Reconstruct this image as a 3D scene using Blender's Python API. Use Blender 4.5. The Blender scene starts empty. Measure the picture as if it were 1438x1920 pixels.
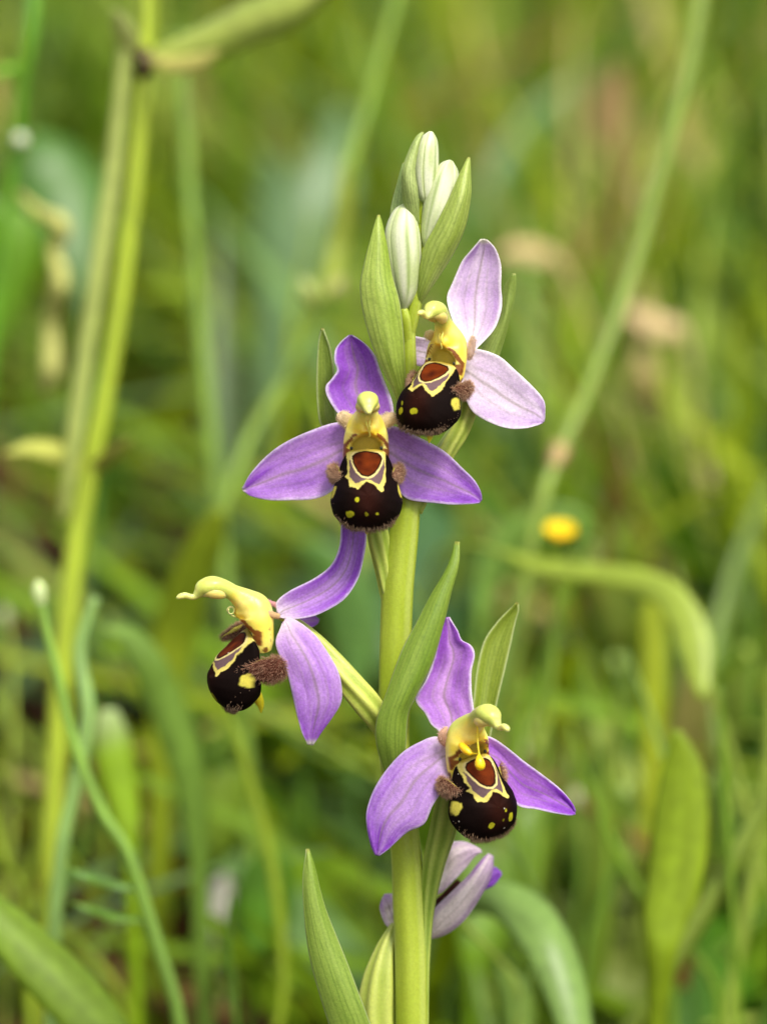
import bpy, math, random
import numpy as np
from mathutils import Vector, Matrix

random.seed(7)
rng = np.random.default_rng(11)
scene = bpy.context.scene
COL = scene.collection

# ------------------------------------------------------------------ camera
PX = 0.0625e-3                       # one photograph pixel at the orchid, in metres
D0 = 0.48                            # camera to orchid
PITCH = math.radians(13)
FWD = np.array((0, math.cos(PITCH), -math.sin(PITCH)))
UP = np.array((0, math.sin(PITCH), math.cos(PITCH)))
RIGHT = np.array((1.0, 0, 0))
CENTRE = np.array((0, 0, 0.13))
CAM = CENTRE - D0 * FWD
cd = bpy.data.cameras.new('camera')
cam = bpy.data.objects.new('camera', cd); COL.objects.link(cam)
cam.location = CAM; cam.rotation_euler = (math.pi / 2 - PITCH, 0, 0)
cd.sensor_fit = 'VERTICAL'; cd.sensor_height = 17.3; cd.sensor_width = 13.0
cd.lens = 17.3 / 2 / (960 * PX / D0)
cd.clip_start = 0.01; cd.clip_end = 400
cd.dof.use_dof = True
cd.dof.focus_distance = D0 - 75 * PX
cd.dof.aperture_fstop = cd.lens / 10.2
scene.camera = cam

# ------------------------------------------------------------------ sky, sun, exposure
SUN_EL, SUN_AZ = math.radians(58), math.radians(150)      # azimuth from +Y clockwise: behind the camera, to the right
w = bpy.data.worlds.new('World'); scene.world = w; w.use_nodes = True
nt = w.node_tree; nt.nodes.clear()
sky = nt.nodes.new('ShaderNodeTexSky'); sky.sky_type = 'NISHITA'; sky.sun_disc = False
sky.sun_elevation = SUN_EL; sky.sun_rotation = SUN_AZ
sky.dust_density = 4.0; sky.air_density = 1.0; sky.ozone_density = 1.0
hs = nt.nodes.new('ShaderNodeHueSaturation'); hs.inputs['Saturation'].default_value = 0.32
bg = nt.nodes.new('ShaderNodeBackground'); bg.inputs['Strength'].default_value = 0.13
wo = nt.nodes.new('ShaderNodeOutputWorld')
nt.links.new(sky.outputs[0], hs.inputs['Color']); nt.links.new(hs.outputs[0], bg.inputs['Color']); nt.links.new(bg.outputs[0], wo.inputs['Surface'])
sl = bpy.data.lights.new('sun', 'SUN'); sl.energy = 2.2; sl.angle = math.radians(14); sl.color = (1.0, 0.95, 0.86)
so = bpy.data.objects.new('sun', sl); COL.objects.link(so)
sd = Vector((math.sin(SUN_AZ) * math.cos(SUN_EL), math.cos(SUN_AZ) * math.cos(SUN_EL), math.sin(SUN_EL)))
so.rotation_euler = sd.to_track_quat('Z', 'Y').to_euler()
scene.view_settings.view_transform = 'Standard'; scene.view_settings.look = 'None'
scene.view_settings.gamma = 1.0; scene.view_settings.use_curve_mapping = False
scene.view_settings.exposure = 0.68
cy = scene.cycles
cy.use_denoising = True; cy.max_bounces = 8; cy.transmission_bounces = 6; cy.diffuse_bounces = 4; cy.glossy_bounces = 3
cy.sample_clamp_indirect = 6.0

# ------------------------------------------------------------------ helpers
def lin(r, g, b):
    def f(c):
        c /= 255.0
        return c / 12.92 if c <= 0.04045 else ((c + 0.055) / 1.055) ** 2.4
    return np.array((f(r), f(g), f(b)))

def at(px, py, d=0.0):
    """photograph pixel + distance in front of the orchid plane (pixels) -> world point"""
    px, py, d = np.asarray(px, float), np.asarray(py, float), np.asarray(d, float)
    dist = D0 - d * PX
    k = PX * dist / D0
    return (CAM + dist[..., None] * FWD + ((px - 719) * k)[..., None] * RIGHT + ((960 - py) * k)[..., None] * UP)

def MM(mm):          # millimetres behind the orchid plane -> d
    return -mm * 1.3e-3 / PX

def smooth(e0, e1, x):
    t = np.clip((x - e0) / (e1 - e0), 0, 1)
    return t * t * (3 - 2 * t)

def _hash(i, j, k, seed):
    n = (i * 374761393 + j * 668265263 + k * 2147483647 + seed * 974634721) & 0xFFFFFFFF
    n = ((n ^ (n >> 13)) * 1274126177) & 0xFFFFFFFF
    n = n ^ (n >> 16)
    return (n & 0xFFFF) / 65535.0

def noise(p, seed=0):
    p = np.asarray(p, float)
    if p.shape[-1] == 2: p = np.concatenate([p, np.zeros(p.shape[:-1] + (1,))], -1)
    i = np.floor(p).astype(np.int64); f = p - i; f = f * f * (3 - 2 * f)
    r = 0
    for a in (0, 1):
        for b in (0, 1):
            for c in (0, 1):
                wgt = (f[..., 0] if a else 1 - f[..., 0]) * (f[..., 1] if b else 1 - f[..., 1]) * (f[..., 2] if c else 1 - f[..., 2])
                r = r + wgt * _hash(i[..., 0] + a, i[..., 1] + b, i[..., 2] + c, seed)
    return r * 2 - 1

def spline(pts, n):
    """Catmull-Rom through pts, n samples evenly by length"""
    P = np.asarray(pts, float)
    if len(P) == 2:
        t = np.linspace(0, 1, n)[:, None]; return P[0] * (1 - t) + P[1] * t
    Q = np.vstack([2 * P[0] - P[1], P, 2 * P[-1] - P[-2]])
    out = []
    m = 24
    for i in range(len(P) - 1):
        a, b, c, d = Q[i:i + 4]
        t = np.linspace(0, 1, m, endpoint=False)[:, None]
        out.append(0.5 * ((2 * b) + (-a + c) * t + (2 * a - 5 * b + 4 * c - d) * t ** 2 + (-a + 3 * b - 3 * c + d) * t ** 3))
    out.append(P[-1:]); C = np.vstack(out)
    seg = np.linalg.norm(np.diff(C[:, :min(3, C.shape[1])], axis=0), axis=1)
    L = np.concatenate([[0], np.cumsum(seg)])
    s = np.linspace(0, L[-1], n)
    return np.stack([np.interp(s, L, C[:, k]) for k in range(C.shape[1])], 1)

def mix(a, b, t):
    t = np.asarray(t)[..., None]
    return a * (1 - t) + b * t

def mesh_obj(name, V, F, mat, parent=None, col=None, uv=None, smoothf=True):
    me = bpy.data.meshes.new(name)
    me.from_pydata(np.asarray(V).tolist(), [], F.tolist() if isinstance(F, np.ndarray) else F)
    if col is not None:
        at_ = me.color_attributes.new('Col', 'FLOAT_COLOR', 'POINT')
        c = np.ones((len(V), 4), np.float32); c[:, :3] = np.clip(col, 0, 1)
        at_.data.foreach_set('color', c.ravel())
    if smoothf:
        me.polygons.foreach_set('use_smooth', np.ones(len(me.polygons), bool))
    me.materials.append(mat)
    me.update()
    o = bpy.data.objects.new(name, me); COL.objects.link(o)
    if parent is not None:
        o.parent = parent
        o.matrix_parent_inverse = parent_inv(parent)
    return o

def parent_inv(p):
    if p.parent is not None or p.type == 'MESH': return Matrix()   # a part's vertices are already in world metres
    return Matrix.Translation(p.location).inverted()

def thing(name, label, cat, loc, group=None):
    o = bpy.data.objects.new(name, None); COL.objects.link(o)
    o.empty_display_size = 0.01
    o.location = loc; tag(o, label, cat, group)
    return o

def tag(o, label, cat, group=None):
    o['label'] = label; o['category'] = cat
    if group: o['group'] = group
    return o

def grid_faces(nu, nv, closed=False):
    i = np.arange(nu - 1)[:, None] * nv
    if closed:
        j = np.arange(nv)[None, :]; j2 = (j + 1) % nv
    else:
        j = np.arange(nv - 1)[None, :]; j2 = j + 1
    a = (i + j).ravel(); b = (i + j2).ravel(); c = (i + nv + j2).ravel(); d = (i + nv + j).ravel()
    return np.stack([a, b, c, d], 1)

def sheet(S, thick):
    """grid of points (nu,nv,3) -> closed thin shell; returns V, F, index of source vertex"""
    nu, nv, _ = S.shape
    du = np.gradient(S, axis=0); dv = np.gradient(S, axis=1)
    N = np.cross(du, dv); ln = np.linalg.norm(N, axis=2, keepdims=True)
    ln[ln < 1e-12] = 1e-12; N = N / ln
    edge = np.ones((nu, nv)); e = min(2, nv // 3)
    jj = np.minimum(np.arange(nv), np.arange(nv)[::-1]); edge *= np.clip((jj + 0.4) / (e + 0.4), 0, 1)[None, :]
    A = S + N * (thick * 0.5 * edge)[..., None]; B = S - N * (thick * 0.5 * edge)[..., None]
    V = np.vstack([A.reshape(-1, 3), B.reshape(-1, 3)])
    F1 = grid_faces(nu, nv); F2 = F1[:, ::-1] + nu * nv
    n = nu * nv
    rim = list(range(nv)) + [r * nv + nv - 1 for r in range(1, nu)] + [(nu - 1) * nv + c for c in range(nv - 2, -1, -1)] + [r * nv for r in range(nu - 2, 0, -1)]
    rim = np.array(rim); r2 = np.roll(rim, -1)
    F3 = np.stack([r2, rim, rim + n, r2 + n], 1)
    return V, np.vstack([F1, F2, F3]), np.concatenate([np.arange(n), np.arange(n)])

def tube_grid(P, R, nseg=14, flat=1.0, ref=None, twist=0.0, rib=None, cap=True):
    """P (n,3) world, R (n,) or (n,2) radii; returns S (n,nseg,3) and angle"""
    n = len(P); T = np.gradient(P, axis=0); T /= np.linalg.norm(T, axis=1, keepdims=True)
    ref = np.array(FWD if ref is None else ref, float)
    X = np.cross(T, ref); X /= np.maximum(np.linalg.norm(X, axis=1, keepdims=True), 1e-9)
    Y = np.cross(X, T)
    R = np.asarray(R, float)
    if R.ndim == 1: R = np.stack([R, R * flat], 1)
    th = np.linspace(0, 2 * math.pi, nseg, endpoint=False)
    k = np.ones((n, nseg)) if rib is None else rib(np.linspace(0, 1, n)[:, None], th[None, :])
    tt = th[None, :] + twist * np.linspace(0, 1, n)[:, None]
    S = P[:, None, :] + X[:, None, :] * (R[:, 0:1] * k * np.cos(tt))[..., None] + Y[:, None, :] * (R[:, 1:2] * k * np.sin(tt))[..., None]
    return S, th

def tube(name, pts, mat, parent=None, n=40, nseg=14, col=None, unit='px', colf=None, rib=None, twist=0.0, flat=1.0):
    """pts: (x,y,d,r) in photograph pixels, r in pixels (at that distance)"""
    C = spline(pts, n)
    P = at(C[:, 0], C[:, 1], C[:, 2]); R = C[:, 3] * PX * (D0 - C[:, 2] * PX) / D0
    S, th = tube_grid(P, np.maximum(R, 1e-6), nseg, flat, rib=rib, twist=twist)
    V = S.reshape(-1, 3); F = grid_faces(n, nseg, True).tolist()
    F.append(list(range(nseg))[::-1]); F.append([(n - 1) * nseg + k for k in range(nseg)])
    u = np.repeat(np.linspace(0, 1, n), nseg); t = np.tile(th, n)
    c = colf(u, t, V) if colf else np.tile(np.asarray(col), (len(V), 1))
    return mesh_obj(name, V, F, mat, parent, c)

# ------------------------------------------------------------------ materials (colour comes from the pigment attribute + fine grain)
def make_mat(name, rough=0.5, transl=0.3, spec=0.4, grain=0.12, gscale=2500, bump=0.15, bscale=6000, coat=0.0, sss=0.0, speck=0.0, sheen=0.0, stretch=None):
    m = bpy.data.materials.new(name); m.use_nodes = True
    nt = m.node_tree; nt.nodes.clear(); N = nt.nodes.new; L = nt.links.new
    out = N('ShaderNodeOutputMaterial'); pr = N('ShaderNodeBsdfPrincipled')
    a = N('ShaderNodeAttribute'); a.attribute_name = 'Col'
    tc = N('ShaderNodeTexCoord'); mp = N('ShaderNodeMapping'); L(tc.outputs['Object'], mp.inputs[0])
    if stretch: mp.inputs['Scale'].default_value = stretch
    n1 = N('ShaderNodeTexNoise'); n1.inputs['Scale'].default_value = gscale; n1.inputs['Detail'].default_value = 3; L(mp.outputs[0], n1.inputs['Vector'])
    mr = N('ShaderNodeMapRange'); mr.inputs['From Min'].default_value = 0.3; mr.inputs['From Max'].default_value = 0.7
    mr.inputs['To Min'].default_value = 1 - grain; mr.inputs['To Max'].default_value = 1 + grain; L(n1.outputs['Fac'], mr.inputs['Value'])
    vm = N('ShaderNodeVectorMath'); vm.operation = 'SCALE'; L(a.outputs['Color'], vm.inputs[0]); L(mr.outputs[0], vm.inputs['Scale'])
    colour = vm.outputs[0]
    if speck:
        vo = N('ShaderNodeTexVoronoi'); vo.inputs['Scale'].default_value = 1500; L(tc.outputs['Object'], vo.inputs['Vector'])
        lt = N('ShaderNodeMath'); lt.operation = 'LESS_THAN'; lt.inputs[1].default_value = 0.17; L(vo.outputs['Distance'], lt.inputs[0])
        rc = N('ShaderNodeSeparateColor'); L(vo.outputs['Color'], rc.inputs[0])
        gt = N('ShaderNodeMath'); gt.operation = 'GREATER_THAN'; gt.inputs[1].default_value = 1 - speck; L(rc.outputs[0], gt.inputs[0])
        mu = N('ShaderNodeMath'); mu.operation = 'MULTIPLY'; L(lt.outputs[0], mu.inputs[0]); L(gt.outputs[0], mu.inputs[1])
        mx = N('ShaderNodeMixRGB'); L(mu.outputs[0], mx.inputs[0]); L(colour, mx.inputs[1]); mx.inputs[2].default_value = (0.55, 0.5, 0.4, 1)
        colour = mx.outputs[0]
    L(colour, pr.inputs['Base Color'])
    pr.inputs['Roughness'].default_value = rough; pr.inputs['Specular IOR Level'].default_value = spec
    if coat: pr.inputs['Coat Weight'].default_value = coat; pr.inputs['Coat Roughness'].default_value = 0.2
    if sheen: pr.inputs['Sheen Weight'].default_value = sheen; pr.inputs['Sheen Roughness'].default_value = 0.4
    if sss:
        pr.inputs['Subsurface Weight'].default_value = sss; pr.inputs['Subsurface Radius'].default_value = (1, 0.7, 0.3); pr.inputs['Subsurface Scale'].default_value = 0.0012
    if bump:
        n2 = N('ShaderNodeTexNoise'); n2.inputs['Scale'].default_value = bscale; n2.inputs['Detail'].default_value = 2; L(mp.outputs[0], n2.inputs['Vector'])
        bp = N('ShaderNodeBump'); bp.inputs['Strength'].default_value = bump; bp.inputs['Distance'].default_value = 0.0002
        L(n2.outputs['Fac'], bp.inputs['Height']); L(bp.outputs[0], pr.inputs['Normal'])
    sh = pr.outputs[0]
    if transl:
        tr = N('ShaderNodeBsdfTranslucent'); L(colour, tr.inputs['Color'])
        ms = N('ShaderNodeMixShader'); ms.inputs[0].default_value = transl
        L(pr.outputs[0], ms.inputs[1]); L(tr.outputs[0], ms.inputs[2]); sh = ms.outputs[0]
    L(sh, out.inputs['Surface'])
    return m

M_PETAL = make_mat('petal_tissue', 0.5, 0.34, 0.35, 0.14, 3200, 0.35, 7000, sheen=0.1)
M_BRACT = make_mat('bract_tissue', 0.40, 0.38, 0.45, 0.10, 3500, 0.30, 6500)
M_STEM = make_mat('stem_tissue', 0.42, 0.0, 0.45, 0.08, 3000, 0.25, 6000, sss=0.25)
M_BUD = make_mat('bud_tissue', 0.45, 0.25, 0.4, 0.06, 3500, 0.25, 6500)
M_LIP = make_mat('lip_velvet', 0.7, 0.0, 0.05, 0.10, 5000, 0.25, 9000, speck=0.05)
M_COLUMN = make_mat('column_wax', 0.36, 0.0, 0.45, 0.05, 4000, 0.12, 5000, sss=0.6)
M_HAIR = make_mat('lip_hair', 0.5, 0.25, 0.3, 0.0, 3000, 0.0)
M_EYE = make_mat('gloss_bead', 0.12, 0.0, 0.6, 0.0, 3000, 0.0)
M_LEAF = make_mat('meadow_leaf', 0.38, 0.40, 0.45, 0.14, 500, 0.0)
M_GRASS = make_mat('meadow_blade', 0.40, 0.42, 0.45, 0.12, 300, 0.0)
M_DRY = make_mat('dry_leaf', 0.7, 0.25, 0.2, 0.25, 700, 0.0)

def ground_mat():
    m = bpy.data.materials.new('soil'); m.use_nodes = True
    nt = m.node_tree; N = nt.nodes.new; L = nt.links.new; pr = nt.nodes['Principled BSDF']
    tc = N('ShaderNodeTexCoord'); n = N('ShaderNodeTexNoise'); n.inputs['Scale'].default_value = 60; n.inputs['Detail'].default_value = 8; L(tc.outputs['Object'], n.inputs['Vector'])
    r = N('ShaderNodeValToRGB'); e = r.color_ramp.elements
    e[0].position = 0.35; e[0].color = (0.012, 0.008, 0.005, 1); e[1].position = 0.7; e[1].color = (0.07, 0.042, 0.024, 1)  # soil tones darkened to stand in for shade between the plants
    L(n.outputs['Fac'], r.inputs[0])
    n3 = N('ShaderNodeTexNoise'); n3.inputs['Scale'].default_value = 9; L(tc.outputs['Object'], n3.inputs['Vector'])
    mx = N('ShaderNodeMixRGB'); L(n3.outputs['Fac'], mx.inputs[0]); L(r.outputs[0], mx.inputs[1]); mx.inputs[2].default_value = (0.03, 0.028, 0.012, 1)
    L(mx.outputs[0], pr.inputs['Base Color']); pr.inputs['Roughness'].default_value = 0.95
    b = N('ShaderNodeBump'); b.inputs['Strength'].default_value = 0.8; b.inputs['Distance'].default_value = 0.01; L(n.outputs['Fac'], b.inputs['Height']); L(b.outputs[0], pr.inputs['Normal'])
    return m

# ------------------------------------------------------------------ ground
gx = np.concatenate([[-150, -40, -10, -3], np.linspace(-1.2, 1.2, 60), [3, 10, 40, 150]])
gy = np.concatenate([[-150, -20, -4], np.linspace(-1, 3.0, 90), [6, 15, 50, 150]])
GX, GY = np.meshgrid(gx, gy, indexing='ij')
GZ = 0.008 * noise(np.stack([GX * 7, GY * 7], -1), 3) + 0.004 * noise(np.stack([GX * 23, GY * 23], -1), 4)
GV = np.stack([GX, GY, GZ], -1).reshape(-1, 3)
g = mesh_obj('ground', GV, grid_faces(len(gx), len(gy)), ground_mat()); g['kind'] = 'structure'

def ground_z(x, y):
    p = np.stack([np.asarray(x, float), np.asarray(y, float)], -1)
    return 0.008 * noise(p * 7, 3) + 0.004 * noise(p * 23, 4)

# ================================================================== THE ORCHID
def dstem(py): return 0.10 * (960 - py)

base = at(np.array(773.), np.array(2700.), np.array(-170.)); base[2] = 0.0
orchid = thing('bee_orchid', 'bee orchid spike with purple winged, brown furry lipped flowers on an upright green stem', 'orchid', base)

GREEN_STEM = lin(150, 168, 52)
def stem_col(u, t, V):
    n = noise(V * 260, 5) * 0.5 + noise(V * np.array((1500, 1500, 120)), 6) * 0.5
    c = mix(np.tile(lin(150, 168, 34), (len(V), 1)), np.tile(lin(172, 186, 66), (len(V), 1)), np.clip(0.35 + 0.5 * n, 0, 1))
    stripe = smooth(0.86, 1.0, np.cos(3 * t + 0.8))
    return mix(c, np.tile(lin(196, 206, 120), (len(V), 1)), 0.5 * stripe)

stem_pts = [(786, 2520), (782, 2250), (773, 1960), (771, 1800), (767, 1700), (762, 1600), (750, 1500), (739, 1400), (740, 1300), (742, 1200), (746, 1100), (757, 1000), (766, 900), (769, 800), (767, 700), (766, 620), (773, 560), (783, 480), (789, 410), (792, 365)]
stem_r = [34, 33, 30, 30, 30, 28.5, 28, 29, 29.5, 29.5, 29.5, 27.5, 24, 19, 15, 13, 11.5, 9, 6.5, 4]
def stem_rib(u, t): return 1 + 0.035 * np.cos(5 * t + 2 * u) + 0 * u
tube('stem', [(x, y, dstem(y) if y < 2000 else -104 - (y - 2000) * 0.12, r) for (x, y), r in zip(stem_pts, stem_r)], M_STEM, orchid, n=140, nseg=28, colf=stem_col, rib=stem_rib)
# foot of the stem down to the soil
foot = at(np.array(786.), np.array(2515.), np.array(-166.))
fp = np.linspace(foot + np.array((0, 0, 0.001)), np.array((foot[0] + 0.001, foot[1] + 0.002, -0.004)), 8)
S, th = tube_grid(fp, np.full(8, 34 * PX * 1.02), 20)
mesh_obj('stem_foot', S.reshape(-1, 3), grid_faces(8, 20, True), M_STEM, orchid, np.tile(lin(140, 150, 70), (160, 1)))

# ---- sheets traced by left edge, rib and right edge
def tri_sheet(L, R, M=None, bow=-8.0, nu=56, nv=40, wave=0.0, seed=0):
    Ls, Rs = spline(L, nu), spline(R, nu)
    u = np.linspace(0, 1, nu)
    if M is None:
        Ms = (Ls + Rs) / 2; Ms[:, 2] += bow * np.sin(np.pi * np.clip(u, 0, 1)) ** 0.6
    else:
        Ms = spline(M, nu)
    v = np.linspace(-1, 1, nv)
    # quadratic through (-1,L) (0,M) (1,R)
    S = (Ls[:, None, :] * (v * (v - 1) / 2)[None, :, None] + Ms[:, None, :] * (1 - v * v)[None, :, None] + Rs[:, None, :] * (v * (v + 1) / 2)[None, :, None])
    U, Vv = np.meshgrid(u, v, indexing='ij')
    S[..., 2] += wave * (noise(np.stack([U * 3.2, Vv * 1.6], -1), seed) * np.abs(Vv) + 0.5 * noise(np.stack([U * 7, Vv * 2.5], -1), seed + 1))
    return S, U, Vv

def px_sheet(name, S, col, mat, parent, thick=3.0):
    W = at(S[..., 0], S[..., 1], S[..., 2])
    V, F, idx = sheet(W, thick * PX)
    return mesh_obj(name, V, F, mat, parent, col.reshape(-1, 3)[idx])

def sepal_colour(U, V, deep, pale, seed, edge_w=0.8, base_w=0.7, tip_w=0.1, vein=0.55, pale_amt=0.5, dark_side=0.0):
    n1 = noise(np.stack([U * 2.2, V * 2.6], -1), seed); n2 = noise(np.stack([U * 5, V * 26], -1), seed + 3); n3 = noise(np.stack([U * 40, V * 24], -1), seed + 5)
    f = pale_amt + 0.35 * n1 + 0.16 * n2 + 0.10 * n3 + dark_side * V
    f = f + 0.22 * (1 - smooth(0.0, 0.55, U)) - 0.30 * smooth(0.6, 0.95, U) + 0.34 * (np.exp(-((V + 0.10 * n1) / 0.42) ** 2) - 0.45)
    f = np.clip(f, 0, 1)
    c = mix(np.broadcast_to(deep, U.shape + (3,)), np.broadcast_to(pale, U.shape + (3,)), f)
    white = lin(246, 236, 242)
    # pale green-white base, pale margin
    c = mix(c, np.broadcast_to(lin(226, 214, 216), c.shape), base_w * (1 - smooth(0.02, 0.20, U + 0.04 * n2)))
    c = mix(c, np.broadcast_to(white, c.shape), edge_w * smooth(0.86, 1.0, np.abs(V) + 0.02 * n3))
    c = mix(c, np.broadcast_to(lin(226, 226, 196), c.shape), tip_w * smooth(0.93, 1.0, U))
    vc = lin(132, 118, 92)
    wob = 0.02 * noise(np.stack([U * 6, U * 0], -1), seed + 9)
    mid = np.exp(-((V - wob) / 0.055) ** 2) * (1 - smooth(0.86, 0.97, U))
    c = mix(c, np.broadcast_to(vc, c.shape), vein * mid)
    for s, a in ((-1, 0.45), (1, 0.45)):
        vv = s * (0.42 * np.sin(np.pi * np.clip(U * 0.9 + 0.06, 0, 1)) ** 0.6) + wob
        c = mix(c, np.broadcast_to(vc, c.shape), vein * a * np.exp(-((V - vv) / 0.05) ** 2) * smooth(0.05, 0.2, U) * (1 - smooth(0.6, 0.88, U)))
    return c

def bract_colour(U, V, seed, c0=lin(160, 186, 64), c1=lin(200, 214, 112), edge=lin(206, 216, 160)):
    n = noise(np.stack([U * 2, V * 1.5], -1), seed) * 0.6 + noise(np.stack([U * 4, V * 9], -1), seed + 2) * 0.4
    c = mix(np.broadcast_to(c0, U.shape + (3,)), np.broadcast_to(c1, U.shape + (3,)), np.clip(0.45 + 0.5 * n, 0, 1))
    for v0 in (-0.66, -0.36, -0.08, 0.2, 0.48, 0.74):
        vv = v0 + 0.07 * noise(np.stack([U * 5, U * 0 + v0 * 10], -1), seed + 4)
        c = mix(c, np.broadcast_to(lin(84, 118, 34), c.shape), (0.42 + 0.25 * noise(np.stack([U * 6, U * 0 + v0 * 7], -1), seed + 8)) * np.exp(-((V - vv) / 0.03) ** 2) * (1 - smooth(0.8, 0.97, U)))
    # cross veins
    cr = np.exp(-((((U * 9 + V * 1.4 + 0.4 * noise(np.stack([U * 3, V * 3], -1), seed + 7)) % 1) - 0.5) / 0.06) ** 2)
    c = mix(c, np.broadcast_to(lin(96, 128, 44), c.shape), 0.26 * cr)
    c = mix(c, np.broadcast_to(edge, c.shape), 0.75 * smooth(0.88, 1.0, np.abs(V)))
    c = mix(c, np.broadcast_to(lin(178, 160, 90), c.shape), 0.5 * smooth(0.985, 1.0, U))
    return c

def D(pts, ds):
    """attach depth values (interpolated) to 2-D points"""
    t = np.linspace(0, 1, len(pts)); dd = np.interp(t, np.linspace(0, 1, len(ds)), ds)
    return [(x, y, float(d)) for (x, y), d in zip(pts, dd)]

def bract(Lp, Rp, ds, bow, seed, label=None, c0=None, c1=None, edge=None, nv=36):
    S, U, V = tri_sheet(D(Lp, ds), D(Rp, ds), None, bow, 60, nv, 3.0, seed)
    kw = {}
    if c0 is not None: kw = dict(c0=c0, c1=c1)
    if edge is not None: kw['edge'] = edge
    o = px_sheet('bract', S, bract_colour(U, V, seed, **kw), M_BRACT, orchid, 4.5)
    if label: o['label'] = label
    return o

# left edge / right edge, base first, tip last; bow < 0: hollow towards the camera, > 0: back of the bract towards the camera
bract([(748, 765), (731, 721), (705, 666), (684, 601), (675, 540), (684, 488), (700, 430), (709, 404)],
      [(768, 760), (761, 722), (759, 682), (757, 633), (750, 569), (737, 520), (725, 456), (712, 404)], [30, 70, 88, 84, 70], 16, 21, 'broad green bract wrapped in front of a white bud')
bract([(776, 575), (780, 537), (787, 495), (797, 458), (815, 424), (841, 372), (862, 326), (878, 296)],
      [(788, 572), (800, 553), (822, 520), (851, 474), (873, 424), (883, 366), (882, 330), (880, 296)], [42, 66, 86, 88, 70], 22, 22, 'green bract cupping a half hidden white bud', lin(170, 190, 80), lin(206, 218, 126))
bract([(770, 420), (757, 382), (753, 355), (754, 320), (766, 285), (780, 258), (790, 249)],
      [(786, 420), (785, 385), (783, 359), (778, 320), (784, 278), (789, 258), (793, 249)], [60, 84, 92, 86, 78], 14, 23, 'pale bract beside the topmost bud', lin(176, 196, 104), lin(208, 220, 146))
bract([(735, 470), (731, 425), (733, 388), (744, 345), (756, 306)],
      [(775, 470), (775, 425), (772, 388), (768, 345), (760, 306)], [40, 45, 45, 40], 8, 24, None, lin(156, 184, 100), lin(190, 208, 130))
bract([(640, 860), (612, 810), (599, 789), (594, 740), (594, 690), (597, 643), (603, 616)],
      [(700, 880), (660, 830), (634, 792), (629, 745), (626, 690), (619, 652), (606, 616)], [-30, -30, -20, -10, 0], -12, 25, 'narrow hollow bract beside the deep violet upper sepal', lin(140, 164, 62), lin(166, 184, 90))
bract([(880, 720), (895, 670), (907, 644), (936, 595), (943, 545), (952, 525), (962, 513)],
      [(915, 730), (930, 680), (937, 664), (951, 617), (962, 570), (967, 535), (965, 513)], [-30, -40, -40, -30], 12, 26, 'slim green bract behind the palest flower', lin(140, 164, 66), lin(168, 186, 96))
bract([(735, 1490), (718, 1440), (705, 1392), (706, 1350), (724, 1300), (752, 1222), (778, 1172), (806, 1118), (838, 1064), (854, 1016)],
      [(752, 1490), (757, 1440), (761, 1395), (766, 1338), (784, 1298), (812, 1240), (832, 1170), (846, 1112), (860, 1056), (860, 1016)], [0, 46, 62, 60, 50, 40], 20, 27, 'long bract clasping the stem above the flower with the pollen club', lin(126, 158, 48), lin(166, 188, 78))
bract([(855, 1480), (870, 1400), (886, 1322), (893, 1262), (906, 1205), (930, 1168), (957, 1140), (968, 1130)],
      [(890, 1480), (915, 1400), (933, 1312), (945, 1262), (956, 1215), (966, 1168), (972, 1145), (971, 1130)], [-40, -52, -56, -46], -14, 28, 'olive bract rising behind the yellow columned lower flower', lin(150, 170, 52), lin(172, 188, 84))
bract([(772, 2150), (690, 2080), (640, 1985), (600, 1868), (578, 1782), (569, 1700), (568, 1640), (575, 1592)],
      [(805, 2110), (752, 2010), (706, 1944), (680, 1880), (648, 1796), (610, 1700), (590, 1622), (579, 1592)], [-90, -10, 30, 40, 44, 40], 18, 29, 'lowest bract, free of any flower', lin(130, 162, 50), lin(168, 190, 86))

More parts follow.
